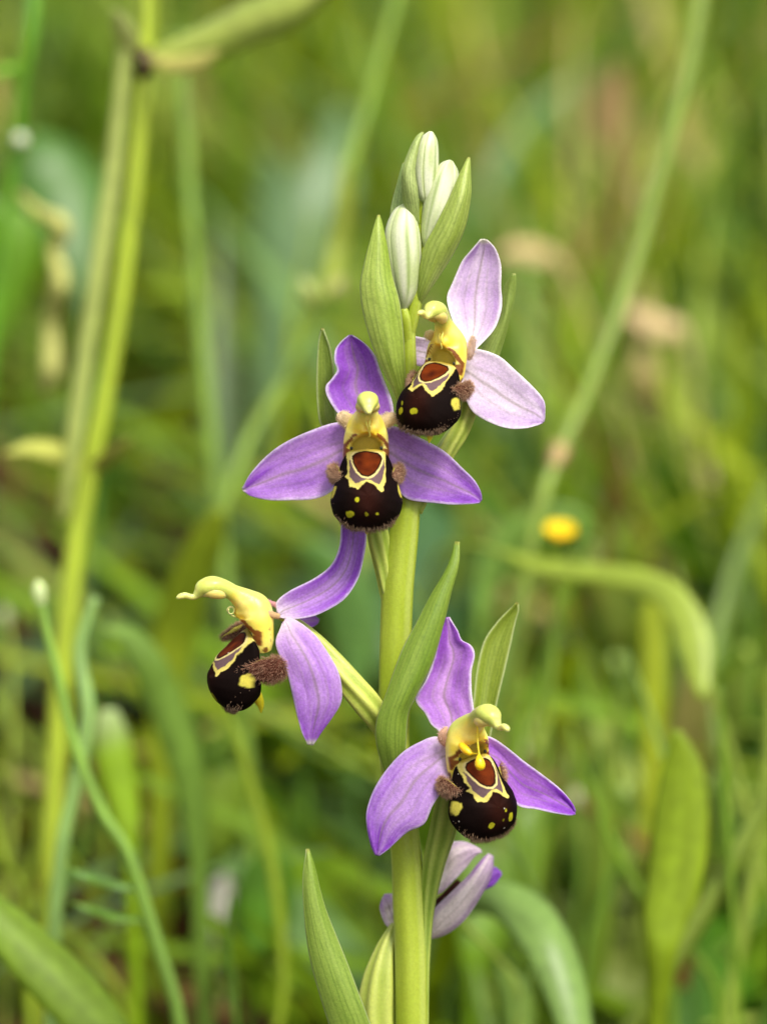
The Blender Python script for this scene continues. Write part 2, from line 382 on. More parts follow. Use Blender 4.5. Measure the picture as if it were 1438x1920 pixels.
# ---- buds
def bud(axis, radii, th0, label, green=0.0, seed=1):
    n = 48
    C = spline([(x, y, d, r) for (x, y, d), r in zip(axis, radii)], n)
    P = at(C[:, 0], C[:, 1], C[:, 2]); R = np.maximum(C[:, 3] * PX, 1e-6)
    S, th = tube_grid(P, R * 0.93, 20)
    core = mesh_obj('bud', S.reshape(-1, 3), grid_faces(n, 20, True), M_BUD, orchid, np.tile(lin(200, 212, 160), (n * 20, 1)))
    core['label'] = label
    T = np.gradient(P, axis=0); T /= np.linalg.norm(T, axis=1, keepdims=True)
    X = np.cross(T, FWD); X /= np.linalg.norm(X, axis=1, keepdims=True); Y = np.cross(X, T)
    m = 28
    for k in range(3):
        a = th0 + k * 2 * math.pi / 3 + np.linspace(-1.10, 1.10, m)
        v = np.linspace(-1, 1, m)
        prof = 1 + 0.07 * (1 - np.abs(v)) ** 1.5 - 0.05 * np.abs(v) ** 3
        U, Vv = np.meshgrid(np.linspace(0, 1, n), v, indexing='ij')
        Sg = P[:, None, :] + (X[:, None, :] * np.cos(a)[None, :, None] + Y[:, None, :] * np.sin(a)[None, :, None]) * (R[:, None] * prof[None, :])[..., None]
        nn = noise(np.stack([U * 3, Vv * 3], -1), seed + k)
        c = mix(np.broadcast_to(lin(236, 238, 206), U.shape + (3,)), np.broadcast_to(lin(208, 220, 156), U.shape + (3,)), np.clip(0.3 + 0.8 * nn + green + 0.3 * np.abs(Vv) ** 2, 0, 1))
        c = mix(c, np.broadcast_to(lin(140, 166, 76), c.shape), 0.7 * np.exp(-(Vv / 0.08) ** 2) * smooth(0.0, 0.3, U) * (1 - 0.5 * smooth(0.7, 1, U)))
        for s in (-0.5, 0.5):
            c = mix(c, np.broadcast_to(lin(160, 182, 110), c.shape), 0.14 * np.exp(-((Vv - s * (1 - 0.3 * U)) / 0.06) ** 2))
        c = mix(c, np.broadcast_to(lin(160, 178, 104), c.shape), 0.55 * smooth(0.93, 1.0, np.abs(Vv)))
        c = mix(c, np.broadcast_to(lin(176, 192, 110), c.shape), 0.6 * (1 - smooth(0, 0.16, U)))
        V_, F_, idx = sheet(Sg, 3 * PX)
        mesh_obj('sepal', V_, F_, M_BUD, core, c.reshape(-1, 3)[idx])
    return core

bud([(756, 584, 50), (760, 545, 56), (758, 490, 62), (755, 440, 64), (757, 402, 62), (762, 383, 58)], [3, 20, 30, 31, 20, 3], 2.4, 'white bud with green veins behind the broadest bract', 0.0, 41)
bud([(800, 470, 55), (806, 440, 58), (819, 395, 60), (832, 345, 60), (840, 315, 58), (845, 302, 56)], [4, 16, 27, 27, 17, 3], 0.9, 'white bud half wrapped by its bract', 0.12, 51)
bud([(800, 383, 62), (800, 365, 64), (799, 325, 66), (801, 285, 68), (805, 262, 68), (808, 248, 66)], [3, 15, 21, 20, 14, 3], 1.9, 'topmost greenish white bud at the tip of the spike', 0.25, 61)
# short green stalks of the buds
for pts in ([(766, 670, 28, 8), (764, 640, 34, 11), (760, 600, 48, 11), (757, 578, 52, 7)], [(768, 640, 32, 7), (775, 590, 42, 12), (785, 540, 48, 12), (797, 480, 54, 10), (802, 455, 56, 6)], [(792, 420, 58, 6), (797, 395, 60, 7), (800, 378, 62, 5)]):
    tube('bud_stalk', pts, M_STEM, orchid, 20, 14, colf=stem_col)

# ---- one flower in its own frame: X right, Y up, Z out of the face, in pixels
def rotm(yaw, pitch, roll):
    y, p, r = map(math.radians, (yaw, pitch, roll))
    Ry = np.array(((math.cos(y), 0, math.sin(y)), (0, 1, 0), (-math.sin(y), 0, math.cos(y))))
    Rx = np.array(((1, 0, 0), (0, math.cos(p), math.sin(p)), (0, -math.sin(p), math.cos(p))))   # +pitch: face turns up
    Rz = np.array(((math.cos(r), -math.sin(r), 0), (math.sin(r), math.cos(r), 0), (0, 0, 1)))   # +roll: anticlockwise
    return Rz @ Rx @ Ry

class Frame:
    def __init__(s, ox, oy, od, yaw=0, pitch=0, roll=0, scale=1.0):
        s.o = (ox, oy, od); s.R = rotm(yaw, pitch, roll) * scale; s.k = scale
    def __call__(s, L):
        Q = np.asarray(L, float) @ s.R.T
        return at(s.o[0] + Q[..., 0], s.o[1] - Q[..., 1], s.o[2] + Q[..., 2])

def sdf(P, poly):
    """signed distance, negative inside"""
    P = np.asarray(P, float); poly = np.asarray(poly, float)
    d = np.full(len(P), 1e9); ins = np.zeros(len(P), bool)
    for a, b in zip(poly, np.roll(poly, -1, 0)):
        e = b - a; t = np.clip(((P - a) @ e) / (e @ e), 0, 1)
        d = np.minimum(d, np.linalg.norm(P - a - t[:, None] * e, axis=1))
        c = (a[1] > P[:, 1]) != (b[1] > P[:, 1])
        with np.errstate(divide='ignore', invalid='ignore'):
            ins ^= c & (P[:, 0] < (b[0] - a[0]) * (P[:, 1] - a[1]) / (b[1] - a[1]) + a[0])
    return np.where(ins, -d, d)

def c6(*pts):   # study-sheet units -> flower frame
    return [((x - 540) / 6.195, 139 - y / 6.195) for x, y in pts]
POLY_CREAM = c6((300, 880), (302, 1000), (300, 1100), (310, 1160), (280, 1200), (318, 1235), (325, 1325), (385, 1330), (430, 1350), (470, 1300), (530, 1258), (590, 1282), (640, 1330), (700, 1372), (742, 1360), (735, 1300), (762, 1260), (757, 1150), (768, 1000), (768, 880))
POLY_GREY = c6((338, 1010), (345, 1200), (400, 1272), (460, 1245), (530, 1218), (590, 1228), (665, 1287), (706, 1232), (735, 1090), (730, 1010), (650, 1150), (540, 1200), (430, 1150))
POLY_RED = c6((470, 908), (410, 925), (374, 958), (370, 985), (382, 1040), (420, 1130), (480, 1180), (545, 1194), (610, 1172), (665, 1112), (700, 1040), (714, 985), (706, 958), (668, 928), (610, 912), (540, 902))
RIM = np.array([(0, -2), (26, -5), (40, -16), (48, -32), (53, -50), (60, -70), (66, -90), (67.5, -104), (64, -119), (56, -134), (42, -146), (22, -153), (0, -155)], float)

def lip_colour(L, spots, rngseed, brown=0.0):
    X, Y, Z = L[:, 0], L[:, 1], L[:, 2]
    P = np.stack([X, Y], 1)
    wob = np.stack([noise(L * 0.10, rngseed), noise(L * 0.10, rngseed + 1)], 1) * 2.0 + np.stack([noise(L * 0.3, rngseed + 2), noise(L * 0.3, rngseed + 3)], 1) * 0.8
    Q = P + wob
    n = len(L)
    dark = lin(16, 8, 6); brn = lin(46, 18, 10)
    c = mix(np.tile(dark, (n, 1)), np.tile(brn, (n, 1)), np.clip(np.exp(-((X / 24) ** 2 + ((Y + 95) / 40) ** 2)) * 0.8 + brown, 0, 1))
    front = smooth(2, 8, Z)
    inner = (1 - smooth(-1.7, -0.4, sdf(Q, POLY_CREAM)))
    c = mix(c, np.tile(lin(204, 188, 98), (n, 1)), inner)
    c = mix(c, np.tile(lin(104, 82, 84), (n, 1)), 1 - smooth(0.6, 1.8, sdf(Q, POLY_GREY)))
    dr = sdf(P + 0.4 * wob, POLY_RED)
    c = mix(c, np.tile(lin(204, 186, 122), (n, 1)), 1 - smooth(3.2, 4.3, dr))
    c = mix(c, np.tile(lin(156, 134, 38), (n, 1)), 0.85 * smooth(-9.5, -6, Y))
    c = mix(c, np.tile(lin(26, 8, 4), (n, 1)), 1 - smooth(-0.3, 0.8, dr))
    red = mix(np.tile(lin(58, 17, 5), (n, 1)), np.tile(lin(104, 42, 9), (n, 1)), np.clip(0.5 + 0.6 * noise(L * 0.07, rngseed + 5), 0, 1))
    c = mix(c, red, (1 - smooth(-3.5, -1.5, dr)))
    for (sx, sy, rx, ry, k) in spots:
        q = np.hypot((Q[:, 0] - sx) / (0.85 * rx), (Q[:, 1] - sy) / (0.85 * ry))
        c = mix(c, np.tile(lin(176, 172, 34), (n, 1)), k * (1 - smooth(0.86, 1.1, q)) * front)
    # yellow side flashes low on the flanks and the yellow underside
    for s in (-1, 1):
        q = np.linalg.norm((L + np.stack([wob[:, 0], wob[:, 1], wob[:, 0]], 1) * 1.6 - np.array((s * 66, -82, 16))) / np.array((20, 13, 16)), axis=1)
        c = mix(c, np.tile(lin(196, 184, 74), (n, 1)), 1 - smooth(0.85, 1.05, q))
    c = mix(c, np.tile(lin(206, 200, 44), (n, 1)), (1 - smooth(12, 17, Z + wob[:, 0])) * smooth(96, 106, -Y) * smooth(52, 40, np.abs(X)))
    return c

def hair_mesh(name, roots, dirs, length, width, colA, colB, parent, tipmix=1.0, bend=None):
    """three-sided tapering hairs, one mesh"""
    n = len(roots)
    D_ = dirs / np.linalg.norm(dirs, axis=1, keepdims=True)
    a = np.cross(D_, np.array((0.31, 0.67, 0.42))); a /= np.linalg.norm(a, axis=1, keepdims=True); b = np.cross(D_, a)
    L = length[:, None]; mid = roots + D_ * L * 0.55
    bd = rng.normal(size=(n, 3)) * 0.10 * L if bend is None else bend * L
    tip = roots + D_ * L + bd
    V = np.zeros((n, 7, 3)); C = np.zeros((n, 7, 3))
    for k in range(3):
        an = k * 2 * math.pi / 3; off = (a * math.cos(an) + b * math.sin(an)) * width[:, None] if hasattr(width, '__len__') else (a * math.cos(an) + b * math.sin(an)) * width
        V[:, k] = roots + off; V[:, 3 + k] = mid + off * 0.75
    V[:, 6] = tip
    C[:, 0:3] = colA[:, None, :]; C[:, 3:6] = (colA * 0.45 + colB * 0.55)[:, None, :]; C[:, 6] = colB
    base_ = (np.arange(n) * 7)[:, None]
    f4 = np.concatenate([base_ + np.array(q) for q in ((0, 1, 4, 3), (1, 2, 5, 4), (2, 0, 3, 5))], 0)
    f3 = np.concatenate([base_ + np.array(q) for q in ((3, 4, 6), (4, 5, 6), (5, 3, 6))], 0)
    o = mesh_obj(name, V.reshape(-1, 3), f4.tolist() + f3.tolist(), M_HAIR, parent, C.reshape(-1, 3))
    o['kind'] = 'stuff'
    return o

def local_tube(fr, pts, n, nseg, flat=1.0):
    C = spline(pts, n); P = fr(C[:, :3])
    S, th = tube_grid(P, np.maximum(C[:, 3], 0.05) * PX * fr.k, nseg, flat)
    F = grid_faces(n, nseg, True).tolist(); F.append(list(range(nseg))[::-1]); F.append([(n - 1) * nseg + k for k in range(nseg)])
    return S.reshape(-1, 3), F

def normals_of(S, closed):
    du = np.gradient(S, axis=0)
    dv = (np.roll(S, -1, 1) - np.roll(S, 1, 1)) if closed else np.gradient(S, axis=1)
    N = np.cross(du, dv); N /= np.maximum(np.linalg.norm(N, axis=2, keepdims=True), 1e-12)
    return N

def build_face(fr, flower, spots, seed, lobes=((-1, {}), (1, {})), bright=0.0, threads='short', swell=1.0):
    k = fr.k
    # --- lip: a swollen dome, pole at its front
    half = spline(RIM, 61); ring = np.vstack([half, (half * np.array((-1, 1)))[-2:0:-1]])       # clockwise from the top
    nphi = len(ring) * 2
    ring = np.vstack([ring, ring[:1]]); s = np.linspace(0, len(ring) - 1, nphi, endpoint=False)
    ring = np.stack([np.interp(s, np.arange(len(ring)), ring[:, j]) for j in (0, 1)], 1)
    ring = ring * (1 + 0.008 * noise(ring * 0.08, seed)[:, None])
    C0 = np.array((0, -90.0))
    rho = np.linspace(0.004, 1, 84); curl = np.linspace(0.06, 1, 16)
    dirv = ring - C0; up = dirv[:, 1] / np.linalg.norm(dirv, axis=1); bl = smooth(0.15, 0.85, up)
    down = smooth(0.0, 1.0, -up); zr = 24 * down
    S = np.zeros((len(rho) + len(curl), nphi, 3))
    for i, r in enumerate(rho):
        S[i, :, :2] = C0 + dirv * r
        f = bl * (1 - r ** 1.7) + (1 - bl) * (1 - r ** 2.3) ** 0.55
        S[i, :, 2] = zr * swell + (79 * swell - zr * swell) * f
    for i, q in enumerate(curl):
        S[len(rho) + i, :, :2] = C0 + dirv * (1 - 0.10 * q ** 2 - 0.30 * down * q ** 1.6)[:, None]
        S[len(rho) + i, :, 2] = zr * swell * (1 - q) ** 1.0 - 12 * q
    # a shallow basin under the red field and a soft crease round it
    d = sdf(S.reshape(-1, 3)[:, :2], POLY_RED).reshape(S.shape[:2])
    S[..., 2] -= 5 * smooth(0, -14, d) * (S[..., 2] > 1) ; S[..., 2] += 1.6 * np.exp(-((d - 3) / 3.0) ** 2) * (S[..., 2] > 1)
    S[..., 2] += 1.2 * noise(S * 0.05, seed + 4) * (S[..., 2] > 5)
    V = S.reshape(-1, 3)
    c = lip_colour(V, spots, seed)
    F = grid_faces(len(S), nphi, True)[:, ::-1]
    lip = mesh_obj('lip', fr(V), F, M_LIP, flower, c)
    lip['label'] = 'swollen dark brown lip patterned with cream lines like a bee'
    # --- fringe along the lower rim and fine velvet over the flanks
    n = 700
    ii = rng.integers(0, nphi, n * 3); rr = 1 - np.abs(rng.normal(0, 0.05, n * 3)); low = ring[ii, 1]
    keep = rng.random(n * 3) < smooth(-122, -148, low) * 0.95 + 0.03 * smooth(-55, -80, low)
    ii, rr = ii[keep][:n], np.clip(rr[keep][:n], 0.8, 1.0); low = ring[ii, 1]
    ri = np.clip(((rr - 0.004) / 0.996 * 83).astype(int), 0, 83)
    root = S[ri, ii] + rng.normal(size=(len(ii), 3)) * 0.5
    out = np.concatenate([dirv[ii] / np.linalg.norm(dirv[ii], axis=1, keepdims=True), np.full((len(ii), 1), 0.35)], 1)
    out[:, 1] -= 0.5; out += rng.normal(size=out.shape) * 0.28
    dw = out @ fr.R.T; dw = dw[:, 0:1] * RIGHT + dw[:, 1:2] * UP - dw[:, 2:3] * FWD
    ln = (3.0 + 5.0 * smooth(-120, -150, low)) * rng.uniform(0.6, 1.25, len(ii)) * PX * k
    t = rng.uniform(0, 1, len(ii))
    cA = mix(np.tile(lin(52, 30, 20), (len(ii), 1)), np.tile(lin(100, 66, 44), (len(ii), 1)), t); cB = mix(np.tile(lin(170, 130, 96), (len(ii), 1)), np.tile(lin(228, 200, 160), (len(ii), 1)), t)
    hair_mesh('lip_fringe', fr(root), dw, ln, 0.55 * PX * k, cA, cB, flower)
    # --- appendage tucked under the lip
    Va, Fa = local_tube(fr, [(0, -96, 10, 12), (0, -114, -2, 14), (0, -132, -14, 11), (1, -148, -21, 7), (2, -164, -22, 1)], 24, 14, 0.8)
    mesh_obj('lip_appendage', Va, Fa, M_COLUMN, flower, np.tile(lin(214, 204, 40), (len(Va), 1)))
    # --- furry side lobes
    for sgn, kw in lobes:
        cx, cy_, cz = kw.get('c', (54, -45, -4)); ax = kw.get('a', (11, 22, 24)); yaw = kw.get('yaw', 24); tip = kw.get('tip', 1.0)
        nu, nv = 34, 30
        u = np.linspace(0.0, 1, nu); th = np.linspace(0, 2 * math.pi, nv, endpoint=False)
        zz = -np.cos(math.pi * u)                                  # back -1 ... front 1
        rad = np.sin(math.pi * np.clip(u, 0.001, 0.999)) ** 0.85 * (1 - tip * 0.7 * (zz + 1) / 2)
        G = np.zeros((nu, nv, 3))
        G[..., 0] = ax[0] * rad[:, None] * np.cos(th)[None, :]
        G[..., 1] = ax[1] * rad[:, None] * np.sin(th)[None, :] + (-6 * (zz + 1))[:, None]
        G[..., 2] = ax[2] * zz[:, None]
        y = math.radians(-yaw)                                      # front tip turns towards the lip
        Gx = G[..., 0] * math.cos(y) + G[..., 2] * math.sin(y); Gz = -G[..., 0] * math.sin(y) + G[..., 2] * math.cos(y)
        G[..., 0], G[..., 2] = Gx, Gz
        G += 1.2 * noise(G * 0.08, seed + 30)[..., None]
        Nn = normals_of(G, True)
        G = (G + np.array((cx, cy_, cz)))
        if np.mean(np.sum(Nn * (G - np.array((cx, cy_, cz))), axis=2)) < 0: Nn = -Nn
        inside = smooth(0.35, -0.25, Nn[..., 0]) * smooth(-0.3, 0.2, Nn[..., 2] + 0.3 * Nn[..., 1])
        G[..., 0] *= sgn; Nn[..., 0] *= sgn
        cc = mix(np.broadcast_to(lin(92, 54, 42), G.shape), np.broadcast_to(lin(176, 166, 72), G.shape), inside)
        Fl = grid_faces(nu, nv, True)
        if sgn < 0: Fl = Fl[:, ::-1]
        mesh_obj('side_lobe', fr(G.reshape(-1, 3)), Fl, M_LIP, flower, cc.reshape(-1, 3))
        m = 2200
        iu = rng.integers(1, nu - 1, m * 2); iv = rng.integers(0, nv, m * 2)
        keep = rng.random(m * 2) < rad[iu] * (1 - 0.93 * inside[iu, iv])
        iu, iv = iu[keep][:m], iv[keep][:m]
        nrm = Nn[iu, iv]; root = G[iu, iv] + rng.normal(size=(len(iu), 3)) * 0.8
        dr = nrm + rng.normal(size=nrm.shape) * 0.25 + np.array((0, -0.25, 0.15))
        dw = dr @ fr.R.T; dw = dw[:, 0:1] * RIGHT + dw[:, 1:2] * UP - dw[:, 2:3] * FWD
        ln = rng.uniform(6, 11, len(iu)) * PX * k
        t = rng.uniform(0, 1, len(iu))
        cA = mix(np.tile(lin(92, 46, 34), (len(iu), 1)), np.tile(lin(206, 150, 118), (len(iu), 1)), np.clip(0.6 * t + 0.5 * bright, 0, 1))
        cB = mix(np.tile(lin(206, 142, 112), (len(iu), 1)), np.tile(lin(255, 226, 186), (len(iu), 1)), np.clip(t * 0.8 + 0.45 * bright, 0, 1))
        hair_mesh('lobe_hair', fr(root), dw, ln, 0.36 * PX * k, cA, cB, flower)
    # --- column: throat, neck, hood and beak lofted in one skin
    spine = np.array([(-22, -36, 20, 40), (-20, -22, 25, 43), (-18, 0, 27, 43), (-14, 22, 31, 41), (-8, 40, 32, 36), (8, 56, 24, 25), (30, 72, 16, 17.5), (50, 84, 15.5, 18), (70, 88, 18.5, 20.5), (87, 84, 16.5, 18), (97, 75, 10, 10.5), (104, 69, 6, 6.5), (112, 69, 5.4, 5.6), (122, 72, 5.6, 6.0), (131, 71, 5.4, 6.2), (136, 68, 3.6, 4.2), (138, 66, 1.0, 1.2)], float)
    n, nv = 130, 64
    C = spline(spine, n); z, y, rn, wd = C.T
    tz, ty = np.gradient(z), np.gradient(y); l = np.hypot(tz, ty); tz /= l; ty /= l
    th = np.linspace(0, 2 * math.pi, nv, endpoint=False)
    ca, sa = np.cos(th), np.sin(th)
    se = np.sign(sa) * np.abs(sa) ** 0.9; ce = np.sign(ca) * np.abs(ca) ** 0.9
    G = np.zeros((n, nv, 3))
    G[..., 0] = wd[:, None] * ce[None, :]
    # in-plane normal: (ty,-tz) points forward/down
    G[..., 2] = z[:, None] + ty[:, None] * rn[:, None] * se[None, :]
    G[..., 1] = y[:, None] - tz[:, None] * rn[:, None] * se[None, :]
    X, Y, Z = G[..., 0].copy(), G[..., 1].copy(), G[..., 2].copy()
    frontal = smooth(0.05, 0.5, se)[None, :] * np.ones((n, 1))
    low = smooth(60, 44, Y)
    # stigma chamber, arched above, open to the lip below
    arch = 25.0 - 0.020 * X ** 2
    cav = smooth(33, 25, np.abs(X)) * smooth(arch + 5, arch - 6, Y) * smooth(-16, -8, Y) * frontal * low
    G[..., 2] -= 16 * cav
    # bulging anther base above the arch
    bul = np.exp(-(((np.abs(X) - 9) / 9) ** 2 + ((Y - 33) / 8) ** 2)) * frontal * low
    G[..., 2] += 7 * bul
    # brow ridge over the chamber
    G[..., 2] += 4 * np.exp(-((Y - arch - 4) / 4) ** 2) * smooth(36, 28, np.abs(X)) * frontal * low
    # groove down the neck, between the two anther halves
    neck = smooth(50, 62, Y) * smooth(75, 55, Z)
    G[..., 2] -= 3.0 * np.exp(-(X / 3.5) ** 2) * frontal * neck
    G += 0.5 * noise(G * 0.09, seed + 40)[..., None]
    P2 = np.stack([X.ravel(), Y.ravel()], 1)
    u = np.repeat(np.linspace(0, 1, n), nv)
    nn = noise(G.reshape(-1, 3) * 0.05, seed + 41)
    N0 = n * nv
    back = smooth(0.2, -0.6, se)[None, :] * np.ones((n, 1))
    c = np.tile(lin(240, 214, 66), (N0, 1))
    c = mix(c, np.tile(lin(244, 234, 146), (N0, 1)), np.clip(0.35 + 0.5 * nn, 0, 1))
    hoodg = smooth(20, 50, Z.ravel()) * smooth(50, 66, Y.ravel())
    c = mix(c, np.tile(lin(198, 206, 98), (N0, 1)), np.clip(0.85 * hoodg + 0.9 * back.ravel() * smooth(15, 55, Y.ravel()), 0, 1))
    c = mix(c, np.tile(lin(226, 222, 138), (N0, 1)), 0.6 * smooth(96, 106, Z.ravel()))
    fz = frontal.ravel() * low.ravel()
    c = mix(c, np.tile(lin(244, 196, 40), (N0, 1)), 0.8 * fz * np.exp(-((P2[:, 1] - 29) / 7) ** 2) * smooth(30, 20, np.abs(P2[:, 0])))
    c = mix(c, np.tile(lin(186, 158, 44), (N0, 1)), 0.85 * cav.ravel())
    wob = np.stack([noise(G.reshape(-1, 3) * 0.12, seed + 42), noise(G.reshape(-1, 3) * 0.12, seed + 43)], 1) * 2
    Pm = np.stack([np.abs(P2[:, 0]), P2[:, 1]], 1) + wob
    for poly in ([(46, 3), (40, 8), (30, 21), (23, 26), (17, 27), (18, 22), (26, 15), (35, 3), (43, -4)], [(46, -3), (38, -1), (30, -3), (31, -8), (36, -10), (40, -20), (46, -22)]):
        c = mix(c, np.tile(lin(122, 56, 14), (N0, 1)), 0.95 * (1 - smooth(-0.6, 0.8, sdf(Pm, poly))) * smooth(-20, -13, Z.ravel()))
    for (bz, by, r_) in ((-36, 10, 4.5), (-38, -2, 3.2), (-37, -12, 3), (-22, -30, 6), (-12, -13, 4)):
        q = np.hypot(Z.ravel() - bz + wob[:, 0], P2[:, 1] - by + wob[:, 1]) / r_
        c = mix(c, np.tile(lin(110, 56, 16), (N0, 1)), 0.9 * (1 - smooth(0.8, 1.15, q)) * smooth(34, 38, np.abs(P2[:, 0])))
    F = grid_faces(n, nv, True).tolist(); F.append(list(range(nv))[::-1]); F.append([(n - 1) * nv + q for q in range(nv)])
    colm = mesh_obj('column', fr(G.reshape(-1, 3)), F, M_COLUMN, flower, c)
    colm['label'] = 'waxy yellow column with a hooded beaked tip'
    # --- pale anther cells under the hood
    for sx in (-1, 1):
        V, F = local_tube(fr, [(sx * 8, 66, 46, 1), (sx * 10, 73, 53, 9), (sx * 11, 78, 66, 11.8), (sx * 9.5, 78, 80, 10), (sx * 6, 70, 91, 1)], 20, 16)
        mesh_obj('anther', V, F, M_COLUMN, flower, np.tile(lin(232, 206, 112), (len(V), 1)))
    # --- glossy false eyes
    for sx in (-1, 1):
        nu2, nv2 = 10, 14
        uu = np.linspace(0.02, math.pi - 0.02, nu2); vv = np.linspace(0, 2 * math.pi, nv2, endpoint=False)
        E = np.stack([np.sin(uu)[:, None] * np.cos(vv), np.sin(uu)[:, None] * np.sin(vv), np.cos(uu)[:, None] * np.ones(nv2)], -1).reshape(-1, 3)
        tail = smooth(0.0, 1.0, E[:, 1]); rr = np.array((3.2, 4.6, 3.0)) * (1 - 0.45 * tail[:, None])
        V = E * rr + np.array((sx * 28.0, -0.5, -1.0))
        mesh_obj('false_eye', fr(V), grid_faces(nu2, nv2, True), M_EYE, flower, np.tile(lin(52, 50, 34), (len(V), 1)))
    # --- pollen threads
    if threads == 'short':
        for pts in ([(-1, 62, 34, 1.4), (-1, 50, 30, 1.6), (-0, 42, 33, 1.6), (4, 30, 28, 1.4), (6, 22, 22, 1.3), (3, 20, 20, 1.0)], [(5, 62, 34, 2), (5, 50, 31, 2.2), (5, 40, 32, 2.4), (6, 33, 29, 1.5)]):
            V, F = local_tube(fr, pts, 24, 8)
            mesh_obj('pollen_thread', V, F, M_COLUMN, flower, np.tile(lin(252, 226, 96), (len(V), 1)))
    if threads == 'curl':
        t = np.linspace(0, 1, 40); ang = t * 4.2 * math.pi
        C = [(4 + 3 * a / 13, 44 + (8 - 2 * tt) * math.sin(a) - 4, 36 + (7 - 2 * tt) * math.cos(a), 1.2) for a, tt in zip(ang, t)]
        V, F = local_tube(fr, [(4, 22, 18, 1.5), (4, 26, 24, 1.5), (4, 30, 34, 1.4)] + C, 120, 8)
        mesh_obj('pollen_thread', V, F, M_COLUMN, flower, np.tile(lin(244, 230, 130), (len(V), 1)))
    return lip

def nub(flower, pts, col, seed, hairs=420, nseg=16, flat=0.7, hl=5.0):
    """a short fuzzy inner petal, (x,y,d,r) photograph pixels"""
    n = 24; C = spline(pts, n); P = at(C[:, 0], C[:, 1], C[:, 2]); R = np.maximum(C[:, 3], 0.3) * PX
    S, th = tube_grid(P, R, nseg, flat)
    S = S + (noise(S * 900, seed) * 1.5 * PX)[..., None]
    cc = mix(np.broadcast_to(col, S.shape), np.broadcast_to(lin(216, 188, 120), S.shape), np.clip(0.4 + 0.6 * noise(S * 600, seed + 1), 0, 1))
    F = grid_faces(n, nseg, True).tolist(); F.append(list(range(nseg))[::-1]); F.append([(n - 1) * nseg + k for k in range(nseg)])
    o = mesh_obj('petal', S.reshape(-1, 3), F, M_PETAL, flower, cc.reshape(-1, 3))
    iu = rng.integers(1, n - 1, hairs); iv = rng.integers(0, nseg, hairs)
    nrm = S[iu, iv] - P[iu]; nrm /= np.linalg.norm(nrm, axis=1, keepdims=True)
    t = rng.uniform(0, 1, hairs)
    hair_mesh('petal_hair', S[iu, iv], nrm + rng.normal(size=nrm.shape) * 0.3, rng.uniform(0.6, 1.3, hairs) * hl * PX, 0.35 * PX, np.tile(col, (hairs, 1)), np.tile(lin(250, 234, 200), (hairs, 1)), flower)
    return o

def ovary(pts, label, seed=0, twist=1.6, c0=lin(140, 162, 50), c1=lin(190, 200, 96)):
    def rib(u, t): return 1 + 0.10 * np.cos(6 * t)
    def cf(u, t, V):
        r = 0.5 + 0.5 * np.cos(6 * t); n = noise(V * 400, seed)
        return mix(np.tile(c0, (len(V), 1)), np.tile(c1, (len(V), 1)), np.clip(0.15 + 0.7 * r + 0.2 * n, 0, 1))  # lit ridges painted paler than the furrows between them
    o = tube('flower', pts, M_STEM, orchid, 50, 36, colf=cf, rib=rib, twist=twist)
    o['label'] = label
    return o

def sepal(flower, Lp, Rp, dL, dR, bow, deep, pale, seed, wave=4.0, thick=3.5, M=None, label=None, **kw):
    S, U, V = tri_sheet(D(Lp, dL), D(Rp, dR), M, bow, 72, 48, wave, seed)
    o = px_sheet('sepal', S, sepal_colour(U, V, deep, pale, seed, **kw), M_PETAL, flower, thick)
    if label: o['label'] = label
    return o

VIO, VIOP = lin(150, 82, 196), lin(200, 156, 216)

# ---- flower 1: palest, at the upper right, turned to the left
f1 = ovary([(858, 690, 40, 14), (885, 735, 12, 16), (866, 797, 6, 18), (838, 842, 4, 18), (806, 895, 2, 16), (780, 960, 0, 12)], 'palest lilac flower just below the white buds', 71)
fr1 = Frame(828, 676, 92, -28, 6, -13, 0.95)
P1, P1p = lin(192, 152, 212), lin(238, 220, 238)
sepal(f1, [(868, 662), (862, 632), (853, 612), (842, 582), (838, 556), (849, 528), (866, 490), (883, 469), (901, 449)],
      [(884, 662), (899, 648), (926, 618), (938, 588), (941, 565), (939, 537), (939, 498), (929, 467), (913, 449)], [50, 42, 34, 30, 36], [50, 42, 30, 26, 36], -20, P1, P1p, 72, 3, pale_amt=0.62, edge_w=0.9, tip_w=0.8, label='pale lilac upper sepal with a white margin')
sepal(f1, [(868, 660), (892, 654), (934, 667), (967, 695), (1001, 727), (1019, 750), (1022, 772), (1019, 790)],
      [(862, 728), (872, 747), (887, 773), (918, 792), (952, 803), (984, 803), (1008, 797), (1016, 794)], [54, 50, 44, 30, 22], [50, 52, 50, 40, 22], -10, P1, lin(236, 218, 238), 73, 3, pale_amt=0.85, edge_w=0.9, label='broad pale lilac sepal spread sideways')
sepal(f1, [(832, 700), (800, 690), (775, 684), (735, 672), (700, 640)], [(836, 650), (806, 637), (775, 630), (738, 628), (702, 634)], [36, 20, 0, -20], [36, 20, 0, -20], -6, P1, P1p, 74, 2, pale_amt=0.6)
nub(f1, [(879, 674, 72, 3), (882, 662, 82, 7), (884, 648, 90, 7), (886, 636, 96, 5), (887, 628, 100, 1.5)], lin(244, 216, 204), 75, 260)
nub(f1, [(824, 646, 66, 6), (812, 634, 76, 9), (804, 626, 84, 9), (799, 621, 88, 2)], lin(240, 222, 160), 76, 260)
build_face(fr1, f1, [(-36, -119, 7, 8, 1), (-3, -116, 10, 8, 1), (-34, -104, 3, 6, 0.6)], 100, bright=0.45, swell=0.82)

